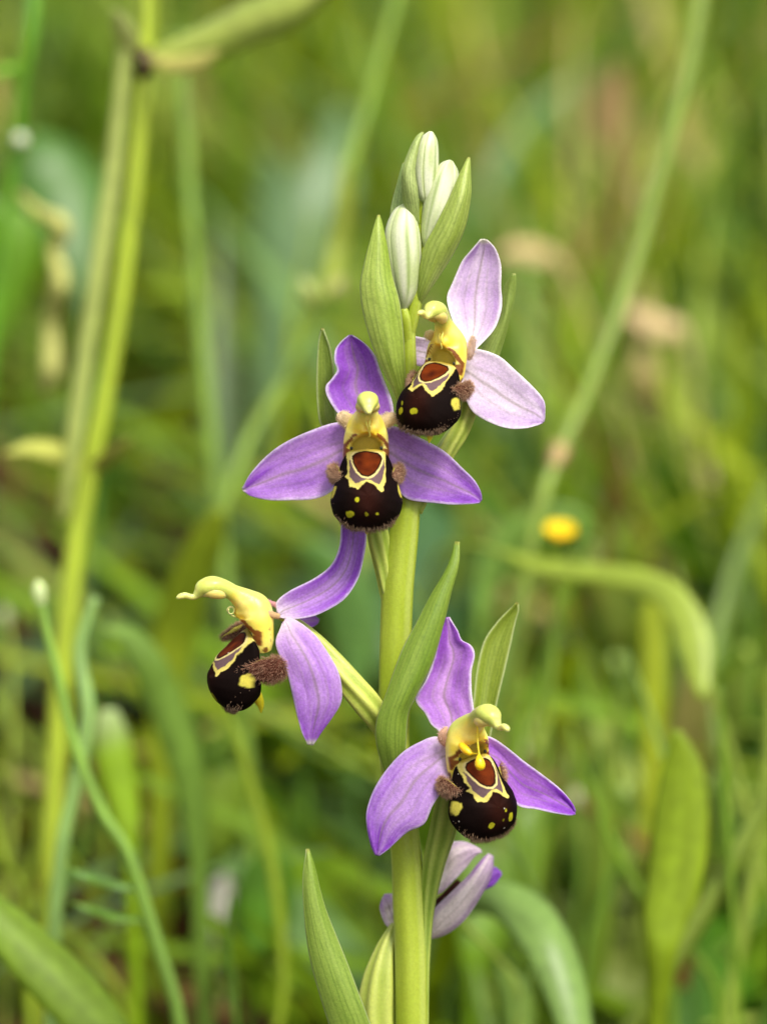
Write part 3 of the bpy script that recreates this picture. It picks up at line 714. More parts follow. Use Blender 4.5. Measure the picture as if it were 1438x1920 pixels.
# ---- flower 2: deepest, facing the camera
f2 = ovary([(690, 850, 40, 12), (696, 920, 10, 18), (708, 1000, 2, 20), (719, 1065, -6, 16), (732, 1150, -19, 11), (742, 1200, -24, 6)], 'deep violet flower facing the viewer squarely, tepals spread like a star', 81)
fr2 = Frame(687, 839, 88, 2, -1, 0, 1.0)
sepal(f2, [(668, 800), (640, 780), (628, 768), (613, 742), (611, 724), (622, 710), (632, 694), (627, 677), (629, 655), (641, 639), (655, 629)],
      [(706, 800), (736, 782), (738, 770), (733, 745), (720, 712), (712, 690), (705, 670), (697, 657), (687, 646), (674, 636), (661, 629)], [52, 44, 38, 34, 30], [52, 44, 40, 34, 30], -16, lin(144, 72, 192), lin(186, 132, 208), 82, 5, pale_amt=0.38, base_w=0.2, edge_w=0.7, label='deep violet upper sepal with a wavy margin')
sepal(f2, [(668, 806), (635, 792), (586, 806), (534, 830), (500, 855), (472, 885), (458, 908), (455, 915)],
      [(668, 870), (646, 895), (618, 924), (586, 936), (545, 938), (506, 938), (472, 931), (456, 920)], [48, 40, 30, 20, 8], [50, 46, 36, 22, 8], -9, lin(146, 76, 196), lin(206, 160, 222), 83, 4, pale_amt=0.5, tip_w=0.7, edge_w=0.6, base_w=0.2)
sepal(f2, [(708, 806), (739, 799), (778, 816), (830, 844), (865, 876), (889, 900), (901, 922), (902, 938)],
      [(712, 880), (735, 912), (753, 928), (771, 938), (812, 943), (850, 946), (884, 945), (899, 943)], [48, 42, 34, 24, 14], [50, 48, 42, 28, 14], -8, lin(146, 76, 196), lin(206, 160, 222), 84, 4, pale_amt=0.5, edge_w=0.6, base_w=0.2)
nub(f2, [(672, 800, 62, 11), (656, 792, 66, 14), (644, 784, 72, 12), (636, 780, 76, 8), (632, 777, 78, 2)], lin(232, 208, 166), 85, 420, flat=0.6)
nub(f2, [(702, 800, 62, 11), (718, 792, 66, 13), (730, 787, 72, 12), (740, 783, 76, 9), (745, 781, 78, 3)], lin(232, 208, 166), 86, 420, flat=0.6)
build_face(fr2, f2, [(-20, -96, 5.2, 7, 1), (-33, -124, 8, 7, 0.9), (-2, -124, 4.5, 5, 0.5), (18, -123, 4.4, 4.0, 0.75)], 200, bright=0.5)

# ---- flower 3: seen from the side, facing left
f3 = ovary([(520, 1150, 20, 8), (560, 1172, 16, 10), (600, 1212, 18, 16), (645, 1268, 20, 24), (690, 1322, 12, 26), (716, 1362, -16, 20), (740, 1420, -46, 12)], 'violet flower seen from its side, its hooded column reaching out', 91, 1.0, lin(140, 160, 44), lin(206, 212, 104))
fr3 = Frame(468, 1180, 62, -80, -16, 0, 1.0)
sepal(f3, [(520, 1146), (519, 1128), (543, 1108), (588, 1085), (620, 1060), (636, 1026), (640, 985), (646, 950), (660, 925)],
      [(524, 1158), (545, 1161), (572, 1159), (604, 1149), (645, 1124), (670, 1088), (681, 1050), (687, 1000), (676, 940), (666, 925)], [46, 44, 44, 34, 20, 10], [50, 54, 56, 46, 30, 14], -14, lin(148, 76, 198), lin(200, 156, 220), 92, 4, pale_amt=0.32, edge_w=0.6, label='violet sepal arching up behind the flower above')
sepal(f3, [(530, 1170), (517, 1207), (537, 1258), (549, 1306), (556, 1338), (566, 1373), (577, 1396)],
      [(536, 1158), (556, 1163), (589, 1188), (614, 1222), (634, 1258), (641, 1290), (639, 1319), (622, 1348), (604, 1372), (588, 1397)], [74, 84, 84, 78, 70, 60], [60, 66, 70, 66, 58, 52], 10, lin(160, 92, 204), lin(214, 178, 224), 93, 5, pale_amt=0.5, tip_w=0.9, edge_w=0.5, label='drooping violet sepal with a pale folded tip')
sepal(f3, [(530, 1150), (560, 1150), (585, 1152), (598, 1160)], [(530, 1172), (560, 1178), (585, 1176), (596, 1168)], [10, -40, -80, -110], [10, -40, -80, -110], -5, VIO, VIOP, 94, 1, pale_amt=0.2, base_w=0.0)
nub(f3, [(524, 1156, 84, 6), (508, 1152, 92, 7), (494, 1150, 98, 6.5), (484, 1151, 100, 1.5)], lin(226, 178, 150), 95, 120, flat=0.5, hl=2)
nub(f3, [(526, 1142, 20, 5), (512, 1132, 10, 5), (496, 1124, 2, 5), (486, 1120, -2, 1)], lin(222, 160, 160), 96, 120, flat=0.5, hl=2)
build_face(fr3, f3, [(-10, -124, 7, 10, 0.5), (16, -124, 9, 11, 0.7)], 300, lobes=((-1, dict(c=(60, -16, 20), a=(10, 13, 26))), (1, dict(c=(60, -58, -12), a=(15, 33, 46), tip=1.05))), threads='curl', bright=-0.3)

# ---- flower 4: lower right, a pollen club hanging in its throat
f4 = ovary([(850, 1420, 30, 14), (846, 1480, 8, 22), (832, 1550, -30, 24), (814, 1618, -52, 20), (801, 1700, -68, 14), (797, 1800, -80, 9), (796, 1920, -92, 7.5), (794, 2010, -102, 6), (784, 2080, -112, 3)], 'strong violet flower with a yellow pollen club hanging before its throat', 97, 0.7, lin(112, 140, 36), lin(168, 184, 84))
fr4 = Frame(886, 1415, 84, 31, -15, 8, 1.03)
sepal(f4, [(836, 1386), (822, 1370), (808, 1358), (797, 1338), (779, 1311), (798, 1275), (811, 1240), (824, 1190), (833, 1158)],
      [(866, 1386), (888, 1345), (887, 1322), (884, 1295), (884, 1258), (890, 1228), (883, 1210), (866, 1200), (858, 1182), (842, 1157)], [44, 36, 26, 20, 22], [44, 40, 32, 24, 22], -12, lin(160, 86, 202), lin(206, 156, 220), 102, 6, pale_amt=0.45, base_w=0.5, label='violet upper sepal crimped along one margin')
sepal(f4, [(842, 1392), (816, 1381), (785, 1392), (754, 1411), (723, 1445), (701, 1480), (688, 1517), (687, 1545), (694, 1580), (704, 1603)],
      [(850, 1440), (838, 1466), (823, 1492), (810, 1513), (795, 1545), (763, 1561), (729, 1592), (711, 1604)], [54, 58, 62, 66, 66], [60, 70, 76, 76, 68], 10, lin(140, 60, 194), lin(206, 168, 220), 103, 5, pale_amt=0.5, edge_w=0.5, label='violet sepal hanging across the stem')
sepal(f4, [(890, 1380), (920, 1382), (951, 1402), (982, 1427), (1020, 1455), (1051, 1480), (1070, 1502), (1078, 1520)],
      [(920, 1440), (942, 1462), (956, 1492), (974, 1512), (1004, 1517), (1035, 1524), (1067, 1529), (1078, 1527)], [50, 40, 30, 20, 8], [50, 46, 36, 24, 8], -12, lin(142, 60, 196), lin(192, 132, 214), 104, 4, pale_amt=0.35, edge_w=0.7, base_w=0.0, label='violet sepal narrowing to a point')
nub(f4, [(846, 1396, 66, 5), (834, 1394, 80, 7), (828, 1384, 90, 7.5), (832, 1372, 96, 6.5), (839, 1362, 98, 2)], lin(236, 184, 170), 105, 260)
build_face(fr4, f4, [(14, -100, 3.8, 4, 0.8), (27, -117, 6.5, 11, 1), (-16, -121, 8.5, 8, 0.9), (9, -118, 3.4, 4, 0.3)], 400, threads='none', bright=0.2, swell=0.82)
# pollen club on its thread and the second one lying across
C = [(895, 1345, 150, 1.6), (895, 1375, 150, 1.8), (896, 1398, 158, 1.7), (898, 1413, 162, 1.8), (898, 1419, 164, 5), (899, 1428, 166, 9), (900, 1437, 166, 9.5), (899, 1443, 165, 5), (899, 1445, 165, 0.5)]
o = tube('pollen_club', C, M_COLUMN, f4, 60, 16, col=lin(250, 204, 20))
o = tube('pollen_club', [(862, 1396, 118, 2), (865, 1398, 124, 6.5), (873, 1406, 132, 8), (881, 1412, 138, 5.5), (886, 1413, 142, 2), (896, 1413, 158, 1.2)], M_COLUMN, f4, 40, 14, col=lin(250, 196, 24))

# ---- flower 5: withering, low behind the stem
WD, WP = lin(158, 108, 178), lin(240, 226, 224)
f5 = ovary([(742, 1735, -110, 8), (736, 1745, -108, 10), (722, 1790, -104, 21), (711, 1850, -102, 32), (706, 1920, -102, 35), (715, 1990, -102, 30), (745, 2080, -102, 18)], 'closed fading flower on its ribbed ovary low behind the stem', 111, 0.5, lin(140, 156, 44), lin(186, 194, 96))
dd = -190
sepal(f5, [(770, 1728), (800, 1690), (818, 1640), (828, 1605), (838, 1582), (870, 1578), (900, 1592)], [(776, 1740), (810, 1685), (830, 1672), (856, 1646), (876, 1624), (890, 1606), (903, 1598)], [dd, dd - 10, dd - 10, dd, dd], [dd, dd + 14, dd + 10, dd, dd], 14, WD, WP, 112, 6, pale_amt=0.75, vein=0.3, label='pale withered sepal folded over')
sepal(f5, [(760, 1740), (802, 1735), (815, 1704), (844, 1675), (876, 1643), (895, 1620), (915, 1600)], [(765, 1750), (806, 1760), (840, 1750), (872, 1724), (902, 1680), (922, 1640), (924, 1606)], [dd + 10, dd + 20, dd + 20, dd + 10, dd], [dd, dd + 10, dd + 10, dd, dd - 10], 22, WD, WP, 113, 6, pale_amt=0.8, vein=0.3, label='pale withered sepal curled like a boat')
sepal(f5, [(860, 1690), (890, 1655), (922, 1626), (938, 1634)], [(880, 1700), (905, 1672), (926, 1660), (941, 1640)], [dd - 40, dd - 46, dd - 50], [dd - 40, dd - 46, dd - 50], 6, lin(120, 60, 170), lin(140, 80, 184), 114, 3, pale_amt=0.3, base_w=0, vein=0.1)
sepal(f5, [(745, 1745), (724, 1735), (712, 1705), (714, 1690)], [(760, 1740), (752, 1710), (738, 1678), (722, 1676)], [-130, -130, -130], [-140, -140, -140], 8, WD, WP, 115, 4, pale_amt=0.6)
tube('lip', [(790, 1738, dd - 12, 8), (815, 1710, dd - 14, 16), (840, 1684, dd - 14, 14), (862, 1652, dd - 14, 6)], M_LIP, f5, 24, 16, col=lin(70, 40, 34), flat=0.6)

# ================================================================== THE MEADOW BEHIND
G_YEL, G_MID, G_BLU, G_PALE, G_DARK, G_STRAW = lin(160, 178, 26), lin(122, 156, 30), lin(112, 146, 80), lin(174, 194, 84), lin(80, 118, 24), lin(200, 182, 108)

def ribbon_grid(P, W, tilt=0.0, fold=0.15, nv=7, roll=0.0):
    n = len(P); T = np.gradient(P, axis=0); T /= np.maximum(np.linalg.norm(T, axis=1, keepdims=True), 1e-9)
    X = np.cross(T, FWD); X /= np.maximum(np.linalg.norm(X, axis=1, keepdims=True), 1e-9); Y = np.cross(X, T)
    a = math.radians(tilt) + math.radians(roll) * np.linspace(0, 1, n)
    Lx = X * np.cos(a)[:, None] + Y * np.sin(a)[:, None]; Nn = -X * np.sin(a)[:, None] + Y * np.cos(a)[:, None]
    v = np.linspace(-1, 1, nv)
    return P[:, None, :] + Lx[:, None, :] * (W[:, None] * v[None, :])[..., None] + Nn[:, None, :] * (W[:, None] * fold * (v[None, :] ** 2))[..., None]

def to_ground(C, lean=0.0):
    """continue the last point of a world path down into the soil"""
    last = C[-1]
    n = max(2, int((last[2]) / 0.02)); t = np.linspace(0, 1, n + 1)[1:]
    gz = float(ground_z(last[0] + lean, last[1])) - 0.003
    if last[2] <= gz + 0.004: return C
    dirx = (C[-1] - C[-3])[:2]; dz = abs((C[-1] - C[-3])[2]) + 1e-4
    k = np.clip(dirx / dz, -0.7, 0.7) * last[2] * 0.4
    ext = np.stack([last[0] + k[0] * (t * (2 - t)), last[1] + k[1] * t * (2 - t), last[2] + (gz - last[2]) * t], 1)
    return np.vstack([C, ext])

def blade(name, pts, colr, parent=None, tilt=20, fold=0.2, roll=0, ground=False, n=40, nv=9, thick=0.25e-3, mat=None, seed=0, rib=0.3, tipcol=None, spots=None):
    """pts: (px, py, millimetres behind the orchid, half width in px), tip first when it is rooted"""
    A = np.array(pts, float); C = spline(np.column_stack([A[:, 0], A[:, 1], MM(A[:, 2]), A[:, 3]]), n)
    P = at(C[:, 0], C[:, 1], C[:, 2]); W = np.maximum(C[:, 3], 0.4) * PX * (D0 - C[:, 2] * PX) / D0
    if ground:
        m = len(P); P = to_ground(P); W = np.concatenate([W, np.linspace(W[-1], W[-1] * 0.6, len(P) - m)])
    S = ribbon_grid(P, W, tilt, fold, nv, roll)
    u = np.linspace(0, 1, len(P)); U, V = np.meshgrid(u, np.linspace(-1, 1, nv), indexing='ij')
    nn = noise(np.stack([U * 5, V * 2], -1), seed) * 0.5 + noise(np.stack([U * 2, V * 7], -1), seed + 1) * 0.5
    c = np.broadcast_to(colr, S.shape) * (1 + 0.28 * nn)[..., None]
    c = mix(c, np.broadcast_to(np.minimum(colr * 1.5 + 0.03, 0.8), S.shape), rib * np.exp(-(V / 0.13) ** 2))
    if tipcol is not None: c = mix(c, np.broadcast_to(tipcol, S.shape), 1 - smooth(0.0, 0.25, U))
    if spots is not None: c = mix(c, np.broadcast_to(spots, S.shape), smooth(0.45, 0.6, noise(np.stack([U * 9, V * 3], -1), seed + 5)))
    Vv, F, idx = sheet(S, thick)
    return mesh_obj(name, Vv, F, mat or M_LEAF, parent, c.reshape(-1, 3)[idx])

def stalk(name, pts, colr, parent=None, ground=False, n=40, nseg=10, seed=0, mat=None):
    A = np.array(pts, float); C = spline(np.column_stack([A[:, 0], A[:, 1], MM(A[:, 2]), A[:, 3]]), n)
    P = at(C[:, 0], C[:, 1], C[:, 2]); R = np.maximum(C[:, 3], 0.3) * PX * (D0 - C[:, 2] * PX) / D0
    if ground:
        m = len(P); P = to_ground(P); R = np.concatenate([R, np.full(len(P) - m, R[-1])])
    S, th = tube_grid(P, R, nseg)
    nn = noise(S * np.array((900, 900, 90)), seed)
    c = np.broadcast_to(colr, S.shape) * (1 + 0.22 * nn)[..., None]
    F = grid_faces(len(P), nseg, True).tolist(); F.append(list(range(nseg))[::-1]); F.append([(len(P) - 1) * nseg + k for k in range(nseg)])
    return mesh_obj(name, S.reshape(-1, 3), F, mat or M_STEM, parent, c.reshape(-1, 3))

def root_of(px, py, mm):
    p = at(np.array(float(px)), np.array(float(py)), np.array(MM(mm))); p[2] = float(ground_z(p[0], p[1])); return p

# ---- tall yellow-green stalk with a sheath and a broad clasping leaf, upper left
t = thing('tall_stalk', 'thick yellowish stalk with a brown joint and clasping leaves, tallest in the meadow', 'plant', root_of(80, 1700, 100))
stalk('stem', [(280, -60, 100, 15), (276, 60, 100, 16), (262, 250, 100, 16), (240, 450, 100, 17), (206, 690, 100, 18), (168, 880, 100, 19), (136, 1080, 100, 20), (114, 1300, 100, 20), (98, 1560, 100, 20)], lin(158, 176, 44), t, True, 60, 14, 1)
blade('leaf_sheath', [(232, 40, 98, 10), (228, 140, 98, 14), (212, 300, 98, 17), (186, 480, 97, 18), (156, 680, 97, 18), (134, 850, 97, 16), (118, 980, 98, 8)], lin(184, 196, 104), t, -12, 0.35, seed=2, rib=0.1)
blade('leaf', [(640, -40, 84, 8), (550, 10, 86, 36), (455, 44, 90, 44), (375, 76, 94, 40), (312, 96, 97, 28), (274, 106, 99, 16)], lin(186, 202, 96), t, 6, 0.5, roll=-30, seed=3, rib=0.5)
blade('leaf', [(410, 96, 88, 4), (380, 112, 90, 18), (330, 118, 93, 20), (290, 112, 96, 14), (272, 110, 99, 8)], lin(210, 204, 110), t, -20, 0.4, seed=4)
blade('leaf', [(214, 20, 92, 5), (232, 55, 95, 20), (250, 84, 98, 20), (264, 100, 100, 10)], lin(196, 204, 130), t, 10, 0.3, seed=5)
stalk('joint', [(272, 100, 100, 17), (274, 118, 99, 21), (268, 138, 100, 18)], lin(70, 44, 30), t, False, 10, 14, 6)
blade('bract', [(8, 850, 94, 3), (60, 838, 96, 18), (120, 850, 98, 24), (160, 880, 100, 14)], lin(190, 194, 90), t, 30, 0.3, seed=7)
blade('bract', [(250, 820, 94, 3), (216, 850, 96, 14), (180, 880, 99, 16), (160, 900, 100, 8)], lin(170, 170, 80), t, 30, 0.3, seed=8)

# ---- other rooted stems
t = thing('meadow_plant', 'slender grey green stem beside the thick jointed stalk', 'plant', root_of(410, 1400, 150))
stalk('stem', [(338, 60, 150, 10), (345, 200, 150, 12), (362, 450, 150, 13), (384, 700, 150, 14), (402, 900, 150, 14), (425, 1100, 150, 14), (455, 1350, 150, 14)], lin(120, 150, 56), t, True, 50, 10, 11)
t = thing('meadow_plant', 'stem with small bud knots running up behind the white buds of the orchid', 'plant', root_of(330, 1350, 130))
stalk('stem', [(748, -20, 160, 11), (702, 150, 158, 12), (648, 340, 155, 13), (604, 540, 150, 13), (545, 690, 148, 13), (480, 800, 145, 13), (430, 920, 142, 13), (385, 1060, 140, 14)], lin(114, 142, 36), t, True, 60, 10, 12)
stalk('bud_knot', [(566, 520, 138, 4), (576, 545, 138, 17), (588, 570, 140, 12), (596, 590, 142, 4)], lin(172, 184, 100), t, False, 12, 10, 13)
stalk('bud_knot', [(640, 520, 140, 3), (630, 540, 141, 13), (616, 556, 142, 5)], lin(190, 186, 120), t, False, 12, 10, 14)
blade('leaf', [(412, 955, 120, 10), (392, 1010, 122, 34), (358, 1100, 126, 42), (328, 1200, 130, 42), (312, 1300, 132, 34), (305, 1420, 134, 24)], lin(158, 176, 42), t, 18, 0.3, ground=True, seed=15)
blade('leaf', [(645, 300, 150, 4), (650, 380, 150, 15), (632, 480, 150, 18), (606, 560, 144, 8)], lin(166, 180, 70), t, 30, 0.2, seed=16)
t = thing('meadow_plant', 'straight leaning stem with a swollen pinkish joint, beside the yellow flower', 'plant', root_of(960, 1500, 85))
stalk('stem', [(1318, -40, 134, 15), (1290, 120, 132, 16), (1250, 270, 130, 16), (1210, 420, 128, 16), (1178, 530, 126, 15), (1130, 660, 123, 15), (1085, 770, 121, 15), (1048, 850, 119, 15), (1022, 920, 117, 14), (1000, 1000, 116, 12), (975, 1150, 115, 11)], lin(122, 144, 46), t, True, 70, 10, 17)
stalk('joint', [(1060, 822, 120, 13), (1048, 850, 119, 18), (1036, 878, 118, 13)], lin(176, 150, 92), t, False, 10, 10, 18)
t = thing('meadow_plant', 'stem topped by one pale round bud, passing in front of the thick jointed stalk', 'plant', root_of(150, 1800, 90))
stalk('stem', [(74, 1112, 56, 8), (88, 1180, 56, 9), (112, 1280, 56, 10), (142, 1400, 56, 11), (190, 1520, 56, 12), (240, 1600, 56, 12), (280, 1720, 56, 13), (330, 1880, 56, 14)], lin(122, 158, 56), t, True, 50, 10, 19)
stalk('bud_head', [(72, 1088, 56, 3), (74, 1104, 56, 13), (76, 1122, 56, 12), (80, 1140, 56, 6)], lin(190, 206, 140), t, False, 12, 10, 20)
blade('leaf', [(128, 1630, 54, 3), (165, 1640, 54, 14), (210, 1655, 56, 15), (262, 1668, 56, 6)], lin(112, 152, 66), t, 60, 0.2, seed=21)
blade('leaf', [(132, 1692, 54, 3), (170, 1702, 54, 13), (215, 1718, 56, 14), (272, 1726, 56, 6)], lin(110, 150, 50), t, 60, 0.2, seed=22)
t = thing('meadow_plant', 'thin grey green stem bending beside the foot of the thick jointed stalk', 'plant', root_of(110, 1850, 110))
stalk('stem', [(180, 1120, 68, 9), (150, 1220, 68, 13), (165, 1340, 67, 15), (140, 1480, 67, 14), (118, 1580, 67, 13), (104, 1720, 67, 13)], lin(130, 164, 84), t, True, 50, 10, 23)
t = thing('meadow_plant', 'thin vivid green stem with a white bud, beside the shrivelled pale yellow leaf', 'plant', root_of(20, 1000, 130))
stalk('stem', [(66, -30, 122, 13), (58, 60, 122, 14), (40, 180, 124, 12), (24, 300, 126, 11), (6, 460, 128, 11), (-20, 700, 130, 11)], lin(96, 146, 30), t, True, 40, 10, 24)
blade('leaf', [(-10, 140, 122, 12), (10, 128, 122, 14), (34, 122, 123, 8), (48, 118, 123, 3)], lin(120, 176, 40), t, 40, 0.2, seed=25)
stalk('bud_head', [(30, 250, 124, 4), (40, 262, 124, 15), (52, 268, 124, 4)], lin(216, 220, 190), t, False, 10, 10, 26)

# ---- single blades and leaves that can be told apart
def lone(name, label, cat, pts, colr, group=None, **kw):
    if name == 'dry_leaf':
        return tag(blade(name, pts, colr, None, **kw), label, cat, group)
    p = pts[-1]; t = thing('grass_plant' if cat == 'grass' else 'wild_herb', label, 'grass' if cat == 'grass' else 'plant', root_of(p[0], p[1], p[2]), group)
    return blade('leaf', pts, np.asarray(colr) * np.array((1.12, 1.0, 0.72)), t, **kw)
lone('arched_leaf', 'narrow pale leaf arching over and drooping, below the yellow flower', 'leaf', [(1316, 1310, 90, 10), (1306, 1230, 92, 30), (1284, 1160, 94, 34), (1242, 1108, 96, 28), (1170, 1084, 98, 24), (1090, 1074, 100, 20), (1010, 1062, 102, 16), (940, 1036, 106, 7), (880, 1022, 118, 6), (820, 1040, 130, 6), (790, 1150, 136, 6)], lin(158, 186, 78), tilt=8, fold=0.12, roll=-35, ground=True, n=60, seed=31)
lone('strap_leaf', 'pale strap leaf curling over to the ground beside the withered flower', 'leaf', [(1096, 2060, 52, 20), (1084, 1940, 54, 34), (1060, 1840, 56, 44), (1026, 1762, 58, 48), (982, 1708, 61, 46), (930, 1684, 64, 36), (870, 1690, 70, 26), (815, 1730, 76, 16), (785, 1830, 80, 12)], lin(122, 160, 92), tilt=-20, fold=0.3, ground=True, n=60, seed=32)
lone('broad_blade', 'broad upright light green blade with a yellowed foot', 'leaf', [(1268, 1370, 62, 8), (1276, 1440, 62, 40), (1272, 1540, 62, 54), (1262, 1640, 62, 54), (1244, 1720, 62, 46), (1236, 1790, 62, 30), (1230, 1900, 64, 18)], lin(140, 172, 40), tilt=-18, fold=0.2, ground=True, seed=33)
lone('grass_blade', 'long straight blade slanting up above the dark broad leaf', 'grass', [(1500, 1410, 78, 10), (1440, 1510, 78, 20), (1370, 1640, 77, 24), (1290, 1770, 76, 25), (1220, 1880, 75, 25), (1150, 2000, 75, 24)], lin(126, 154, 62), tilt=30, fold=0.5, ground=True, seed=34)
lone('broad_leaf', 'big dark green leaf beneath the long straight slanting blade', 'leaf', [(1420, 1560, 150, 10), (1410, 1660, 140, 80), (1390, 1760, 130, 120), (1350, 1870, 120, 120), (1310, 1990, 112, 80), (1280, 2100, 110, 20)], lin(70, 118, 30), tilt=15, fold=0.2, ground=True, seed=35)
lone('broad_leaf', 'dull blue green leaf standing behind the orchid stem', 'leaf', [(770, 920, 210, 12), (790, 985, 205, 80), (800, 1060, 200, 112), (790, 1150, 195, 105), (770, 1240, 190, 70), (760, 1330, 190, 24)], lin(66, 108, 66), tilt=12, fold=0.2, ground=True, seed=36)
lone('broad_leaf', 'smooth mid green leaf behind the lip of the flower with the pollen club', 'leaf', [(1010, 1500, 120, 8), (990, 1560, 118, 50), (960, 1620, 116, 74), (925, 1690, 114, 70), (900, 1770, 112, 44), (890, 1850, 112, 16)], lin(104, 146, 26), tilt=10, fold=0.15, ground=True, seed=37)
lone('broad_leaf', 'rounded dark green leaf low in the shade near the lowest bract', 'leaf', [(500, 1590, 110, 6), (505, 1620, 110, 42), (500, 1690, 110, 56), (490, 1750, 110, 46), (478, 1800, 110, 14), (470, 1860, 112, 6)], lin(76, 124, 22), tilt=10, fold=0.2, ground=True, seed=38)
lone('broad_leaf', 'rounded lighter green leaf in the shade beside the white leaf scrap', 'leaf', [(438, 1440, 130, 6), (430, 1470, 130, 40), (415, 1530, 130, 54), (395, 1590, 130, 44), (380, 1640, 130, 14), (376, 1700, 130, 6)], lin(112, 144, 48), tilt=20, fold=0.2, ground=True, seed=39)
lone('arched_leaf', 'arching pale leaf below the side turned flower', 'leaf', [(196, 1180, 96, 5), (240, 1192, 97, 24), (280, 1240, 98, 34), (312, 1310, 100, 38), (345, 1400, 102, 38), (366, 1500, 104, 30), (376, 1620, 106, 18)], lin(116, 156, 70), tilt=26, fold=0.3, ground=True, seed=40)
lone('grass_blade', 'short bright green blade with a whitish glint painted on its tip beside the stem with the round bud', 'grass', [(204, 1330, 94, 16), (210, 1380, 94, 34), (222, 1450, 94, 38), (236, 1520, 94, 30), (244, 1580, 94, 18), (250, 1680, 95, 12)], lin(132, 172, 30), tilt=14, fold=0.3, ground=True, seed=41, tipcol=lin(180, 200, 130))  # glint of light painted into the tip colour
lone('grass_blade', 'widest green grass blade, slanting across the foot of the thick jointed stalk', 'grass', [(-80, 1640, 48, 20), (0, 1720, 48, 44), (70, 1790, 48, 56), (140, 1860, 48, 60), (210, 1950, 48, 56), (260, 2050, 48, 40)], lin(120, 156, 50), tilt=32, fold=0.3, ground=True, seed=42)
lone('dry_leaf', 'pale yellow shrivelled leaf hanging beside the thick jointed stalk', 'dry leaf', [(84, 740, 130, 10), (98, 690, 128, 20), (96, 610, 130, 16), (112, 530, 126, 19), (100, 470, 130, 14), (112, 425, 128, 20), (72, 400, 130, 13), (34, 362, 132, 5)], lin(198, 198, 112), tilt=-10, fold=0.5, roll=35, n=40, seed=43, mat=M_DRY)
lone('dry_leaf', 'rusty orange withered leaf standing in the far grass', 'dry leaf', [(1158, 120, 330, 8), (1150, 170, 330, 34), (1144, 230, 330, 38), (1150, 290, 330, 18), (1160, 400, 332, 8)], lin(146, 122, 76), tilt=10, fold=0.3, ground=True, seed=44, mat=M_DRY)
lone('dry_leaf', 'tan dead leaf curled beside the tallest lilac sepal', 'dry leaf', [(930, 480, 230, 8), (965, 462, 230, 28), (1010, 465, 232, 32), (1052, 490, 234, 14), (1090, 560, 236, 6)], lin(196, 172, 120), tilt=50, fold=0.4, ground=True, seed=45, mat=M_DRY)
lone('dry_leaf', 'beige dead leaf caught beside the leaning stem', 'dry leaf', [(1170, 580, 240, 8), (1205, 590, 240, 32), (1245, 605, 242, 34), (1280, 615, 244, 10), (1300, 700, 246, 5)], lin(206, 180, 132), tilt=45, fold=0.3, ground=True, seed=46, mat=M_DRY)
lone('dry_leaf', 'brownish dead leaf lower down beside the leaning stem', 'dry leaf', [(1200, 660, 260, 8), (1215, 700, 260, 42), (1220, 740, 262, 38), (1210, 790, 264, 10), (1208, 860, 266, 5)], lin(176, 156, 104), tilt=30, fold=0.3, ground=True, seed=47, mat=M_DRY)
lone('dry_leaf', 'white bleached scrap of leaf among the shaded stems', 'dry leaf', [(424, 1640, 140, 5), (416, 1670, 140, 24), (406, 1710, 140, 26), (400, 1745, 140, 8), (396, 1800, 142, 4)], lin(206, 202, 186), tilt=20, fold=0.4, ground=True, seed=48, mat=M_DRY)
lone('dry_leaf', 'orange brown fallen leaf on the shaded soil', 'dry leaf', [(236, 1622, 205, 6), (280, 1614, 206, 28), (330, 1634, 204, 32), (384, 1668, 200, 8)], lin(188, 130, 52), tilt=60, fold=0.3, seed=49, mat=M_DRY)
lone('dry_leaf', 'red brown fallen leaf below the orange brown one', 'dry leaf', [(206, 1772, 182, 6), (240, 1747, 184, 30), (290, 1737, 185, 36), (338, 1732, 186, 8)], lin(164, 96, 54), tilt=60, fold=0.3, seed=50, mat=M_DRY)
lone('grass_blade', 'upright green blade just beyond the pale strap leaf', 'grass', [(1130, 1400, 130, 4), (1140, 1500, 130, 20), (1140, 1620, 130, 26), (1130, 1760, 130, 26), (1110, 1900, 130, 22)], lin(112, 146, 44), tilt=30, fold=0.4, ground=True, seed=51)
lone('grass_blade', 'small blunt blade standing beside the foot of the orchid stem', 'grass', [(935, 1820, 84, 14), (950, 1850, 84, 30), (962, 1900, 84, 32), (968, 1990, 84, 26)], lin(126, 164, 84), tilt=-20, fold=0.4, ground=True, seed=52)
lone('broad_leaf', 'slanting dark green leaf high behind the white buds', 'leaf', [(1120, 130, 420, 8), (1060, 190, 418, 36), (1000, 250, 414, 44), (950, 320, 410, 42), (905, 420, 406, 28), (880, 560, 404, 12)], lin(78, 122, 22), tilt=10, fold=0.2, ground=True, seed=53)
lone('broad_leaf', 'bluish upright leaf between the slender grey green stem and the knotted stem', 'leaf', [(500, 290, 330, 10), (515, 360, 330, 40), (520, 450, 328, 50), (515, 560, 326, 44), (500, 680, 324, 26), (490, 800, 322, 12)], lin(104, 142, 104), tilt=-15, fold=0.2, ground=True, seed=54)
lone('broad_leaf', 'silvery blue leaf directly behind the knotted stem', 'leaf', [(640, 200, 350, 10), (625, 290, 350, 50), (600, 400, 346, 60), (570, 500, 344, 54), (545, 620, 342, 30), (530, 760, 340, 12)], lin(112, 150, 112), tilt=10, fold=0.2, ground=True, seed=55)
lone('broad_leaf', 'dark green leaf behind the thick jointed stalk', 'leaf', [(60, 250, 220, 10), (90, 300, 220, 70), (130, 370, 218, 90), (150, 440, 216, 70), (160, 520, 214, 30), (165, 620, 212, 12)], lin(74, 124, 40), tilt=20, fold=0.2, ground=True, seed=56)
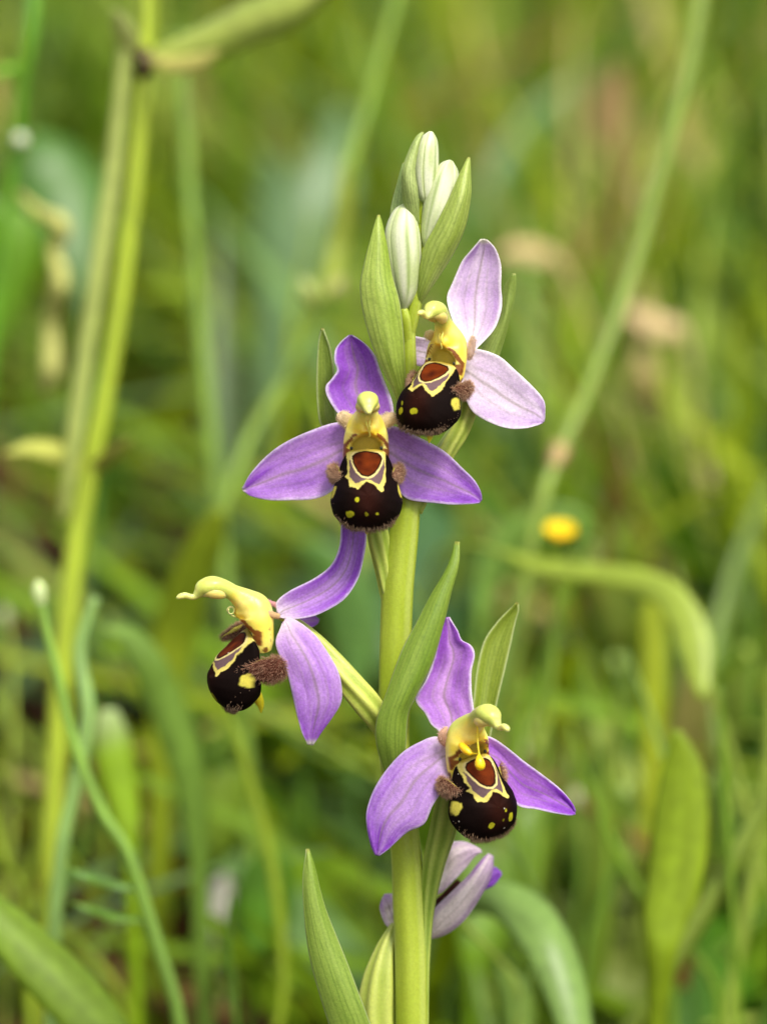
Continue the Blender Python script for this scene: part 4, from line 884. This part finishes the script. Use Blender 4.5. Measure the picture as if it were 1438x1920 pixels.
lone('broad_leaf', 'bright green leaf behind the pale yellow shrivelled one', 'leaf', [(-30, 380, 200, 10), (10, 420, 200, 50), (30, 470, 200, 54), (10, 560, 200, 36), (-10, 640, 200, 12)], lin(96, 146, 16), tilt=10, fold=0.2, ground=True, seed=57)
lone('broad_leaf', 'pale green leaf spreading behind the yellow flower', 'leaf', [(1120, 1010, 150, 8), (1070, 985, 150, 36), (1010, 1000, 150, 50), (950, 1040, 150, 46), (915, 1100, 150, 24), (900, 1180, 150, 8)], lin(128, 172, 84), tilt=25, fold=0.2, ground=True, seed=58)
lone('grass_blade', 'long grey green blade rising past the drooping end of the arched leaf', 'grass', [(1450, 900, 180, 10), (1410, 1000, 178, 20), (1370, 1120, 175, 24), (1345, 1240, 172, 24), (1335, 1400, 170, 20)], lin(112, 146, 66), tilt=30, fold=0.4, ground=True, seed=59)
lone('grass_blade', 'yellow green blade standing under the drooping arched leaf', 'grass', [(1215, 1100, 140, 6), (1228, 1180, 140, 24), (1230, 1270, 140, 28), (1224, 1400, 140, 22), (1220, 1540, 140, 16)], lin(156, 178, 40), tilt=20, fold=0.3, ground=True, seed=60)
lone('broad_leaf', 'blue green leaf tangled behind the clasping bract', 'leaf', [(560, 1020, 180, 10), (600, 1050, 180, 40), (640, 1110, 180, 56), (660, 1190, 180, 52), (664, 1270, 180, 26), (664, 1360, 180, 10)], lin(100, 146, 80), tilt=-20, fold=0.2, ground=True, seed=61)

# ---- slender plants of the undergrowth, alike but for their place
r2 = np.random.default_rng(77)
GREENS = [lin(122, 156, 34), lin(150, 172, 40), lin(104, 140, 40), lin(132, 164, 78), lin(90, 128, 30), lin(160, 180, 70)]
for k in range(40):
    bx = r2.uniform(-40, 640) if k % 3 == 1 else r2.uniform(830, 1480)
    top = r2.uniform(1250, 1720) if k % 3 == 1 else r2.uniform(1000, 1650)
    mm = r2.uniform(65, 190); tx = bx + r2.normal(0, 170); wd = r2.uniform(6, 18); bow_ = r2.normal(0, 70)
    by = 1960
    pts = [(tx, top, mm, 2), (tx + (bx - tx) * 0.15 + bow_ * 0.5, top + (by - top) * 0.18, mm, wd * 0.8), (tx + (bx - tx) * 0.5 + bow_, top + (by - top) * 0.5, mm, wd), (bx + bow_ * 0.4, by - 120, mm, wd * 0.8), (bx, by, mm, wd * 0.6)]
    look = ('narrow ' if wd < 13 else 'wide ') + ('mid green', 'yellow green', 'deep green', 'greyish green', 'dark green', 'light green')[k % 6]
    side = 'leaning' if abs(tx - bx) > 90 else 'upright'
    t = thing('grass_plant', f'{look} grass blade, {side}, in the tangled undergrowth behind the orchid', 'grass', root_of(bx, by, mm), f'{look} {side} blades of the undergrowth')
    blade('leaf', pts, GREENS[k % 6], t, tilt=r2.uniform(-50, 50), fold=0.35, roll=r2.uniform(-50, 50), ground=True, n=24, nv=5, seed=500 + k)
BUDS = [(lin(176, 186, 130), 'pale green'), (lin(176, 164, 120), 'straw coloured'), (lin(150, 176, 80), 'fresh green')]
for k in range(9):
    bx = r2.uniform(0, 600) if k % 2 else r2.uniform(880, 1440); top = r2.uniform(1150, 1600); mm = r2.uniform(110, 200); tx = bx + r2.normal(0, 70)
    t = thing('meadow_plant', f'thin stem with a small {BUDS[k % 3][1]} bud head in the undergrowth behind the orchid', 'plant', root_of(bx, 1960, mm), f'thin stems with {BUDS[k % 3][1]} buds')
    stalk('stem', [(tx, top, mm, 5), (tx + (bx - tx) * 0.3 + 14, top + 120, mm, 6), (bx + 10, 1760, mm, 7), (bx, 1960, mm, 7)], GREENS[(k + 2) % 6], t, True, 24, 8, 600 + k)
    stalk('bud_head', [(tx - 2, top - 22, mm, 3), (tx - 1, top - 8, mm, 12), (tx, top + 6, mm, 11), (tx, top + 18, mm, 4)], BUDS[k % 3][0], t, False, 10, 8, 700 + k)

# ---- yellow flower
t = thing('yellow_flower', 'small bright yellow buttercup like flower in the grass', 'flower', root_of(1010, 1500, 105))
stalk('stem', [(1049, 1010, 104, 5), (1051, 1045, 105, 5), (1046, 1150, 106, 6), (1030, 1300, 107, 6)], lin(122, 150, 50), t, True, 30, 8, 70)
fc = at(np.array(1049.), np.array(1008.), np.array(MM(104)))
fa = UP * 0.86 - FWD * 0.5 + RIGHT * 0.05; fa /= np.linalg.norm(fa)
fx = np.cross(fa, UP); fx /= np.linalg.norm(fx); fy = np.cross(fa, fx)
def fl(x, y, z): return fc + x[..., None] * fx + y[..., None] * fy + z[..., None] * fa
for q in range(6):
    a = q * math.pi / 3 + 0.3
    n_, m_ = 14, 9; uu = np.linspace(0, 1, n_)[:, None]; vv = np.linspace(-1, 1, m_)[None, :]
    wdt = 0.0015 * np.sin(np.pi * np.clip(uu * 0.80 + 0.10, 0, 1)) ** 0.7
    out = 0.0024 * uu ** 0.9; upz = 0.0014 * uu ** 1.8 + 0.0005 * (vv ** 2)
    ox, oy = out * math.cos(a) - wdt * vv * math.sin(a), out * math.sin(a) + wdt * vv * math.cos(a)
    Vv, F, idx = sheet(fl(ox, oy, upz + 0 * ox), 0.00015)
    mesh_obj('petal', Vv, F, M_PETAL, t, np.tile(lin(255, 230, 10), (len(Vv), 1)))
S, th_ = tube_grid(np.linspace(fc - fa * 0.0004, fc + fa * 0.0014, 8), np.array((.0004, .0008, .001, .0012, .0012, .001, .0007, .0002)), 12)
mesh_obj('flower_centre', S.reshape(-1, 3), grid_faces(8, 12, True), M_PETAL, t, np.tile(lin(254, 210, 6), (96, 1)))

# ---- uncountable meadow: grass, low leaves and litter, each kind one object
def field(name, count, yr, hr, wr, palette, probs, seed, lean=0.35, wide=1.0, segs=6, keep=None, mat=None, leafy=False):
    r = np.random.default_rng(seed)
    y = yr[0] + (yr[1] - yr[0]) * r.random(count) ** 1.35
    x = r.uniform(-1, 1, count) * (0.13 + 0.17 * (y + 0.48)) * wide
    if keep is not None:
        k = keep(x, y, r); x, y = x[k], y[k]
    n = len(x); z = ground_z(x, y) - 0.002
    h = r.uniform(*hr, n) * (0.07 + 0.13 * y); wd = r.uniform(*wr, n)
    az = r.uniform(0, 2 * math.pi, n); ln = np.abs(r.normal(0, lean, n)); dro = r.uniform(0.0, 0.9, n) ** 2
    t = np.linspace(0, 1, segs)
    d = np.stack([np.cos(az), np.sin(az)], 1); p = np.stack([-np.sin(az + r.normal(0, 0.6, n)), np.cos(az)], 1)
    rad = h[:, None] * (ln[:, None] * t + dro[:, None] * t ** 2.5)
    hz = h[:, None] * (t - dro[:, None] * 0.55 * t ** 3)
    prof = np.sin(np.pi * np.clip(0.12 + 0.86 * t, 0, 1)) ** (0.6 if leafy else 0.45) if leafy else np.clip((1 - t) * 2.4, 0.04, 1) ** 0.7
    W = wd[:, None] * prof[None, :]
    V = np.zeros((n, segs, 3, 3))
    for j, s in enumerate((-1, 0, 1)):
        V[:, :, j, 0] = x[:, None] + rad * d[:, 0:1] + s * W * p[:, 0:1]
        V[:, :, j, 1] = y[:, None] + rad * d[:, 1:2] + s * W * p[:, 1:2]
        V[:, :, j, 2] = z[:, None] + hz + (0 if s else -0.25) * W
    c0 = np.array(palette)[r.choice(len(palette), n, p=probs)] * r.uniform(0.5, 1.25, (n, 1))
    C = np.repeat(c0[:, None, :], segs * 3, 1)
    f = grid_faces(segs, 3); F = (np.arange(n)[:, None, None] * segs * 3 + f[None]).reshape(-1, 4)
    o = mesh_obj(name, V.reshape(-1, 3), F, mat or M_GRASS, None, C.reshape(-1, 3)); o['kind'] = 'stuff'
    return o
PAL = [G_YEL, G_MID, G_BLU, G_PALE, G_DARK, G_STRAW, lin(150, 104, 62)]
def left_gap(x, y, r): return ~((y < 0.62) & (x < 0.0) & (r.random(len(x)) < 0.92))
o = field('meadow_grass', 11000, (0.24, 2.6), (0.35, 1.2), (0.0009, 0.0036), PAL, (0.26, 0.27, 0.08, 0.18, 0.13, 0.06, 0.02), 1, keep=left_gap, lean=0.5)
o['label'] = 'dense green meadow grass filling the background'
o = field('ground_leaves', 11000, (0.14, 2.4), (0.12, 0.8), (0.0016, 0.0062), PAL, (0.20, 0.32, 0.11, 0.16, 0.16, 0.03, 0.02), 2, lean=1.0, leafy=True, segs=7, mat=M_LEAF, keep=left_gap)
o['label'] = 'low small leaves of meadow herbs near the soil'
o = field('leaf_litter', 3200, (0.10, 1.2), (0.1, 0.3), (0.002, 0.006), [lin(120, 84, 52), lin(90, 60, 40), lin(170, 140, 92), lin(60, 42, 30)], (0.4, 0.3, 0.12, 0.18), 3, lean=2.2, leafy=True, segs=5, mat=M_DRY)
o['label'] = 'brown dead leaf litter lying on the soil'
o = field('far_meadow', 3600, (2.4, 9.0), (0.4, 0.8), (0.005, 0.012), PAL, (0.32, 0.25, 0.07, 0.22, 0.07, 0.06, 0.01), 4)
o['label'] = 'far meadow grass beyond the near plants'
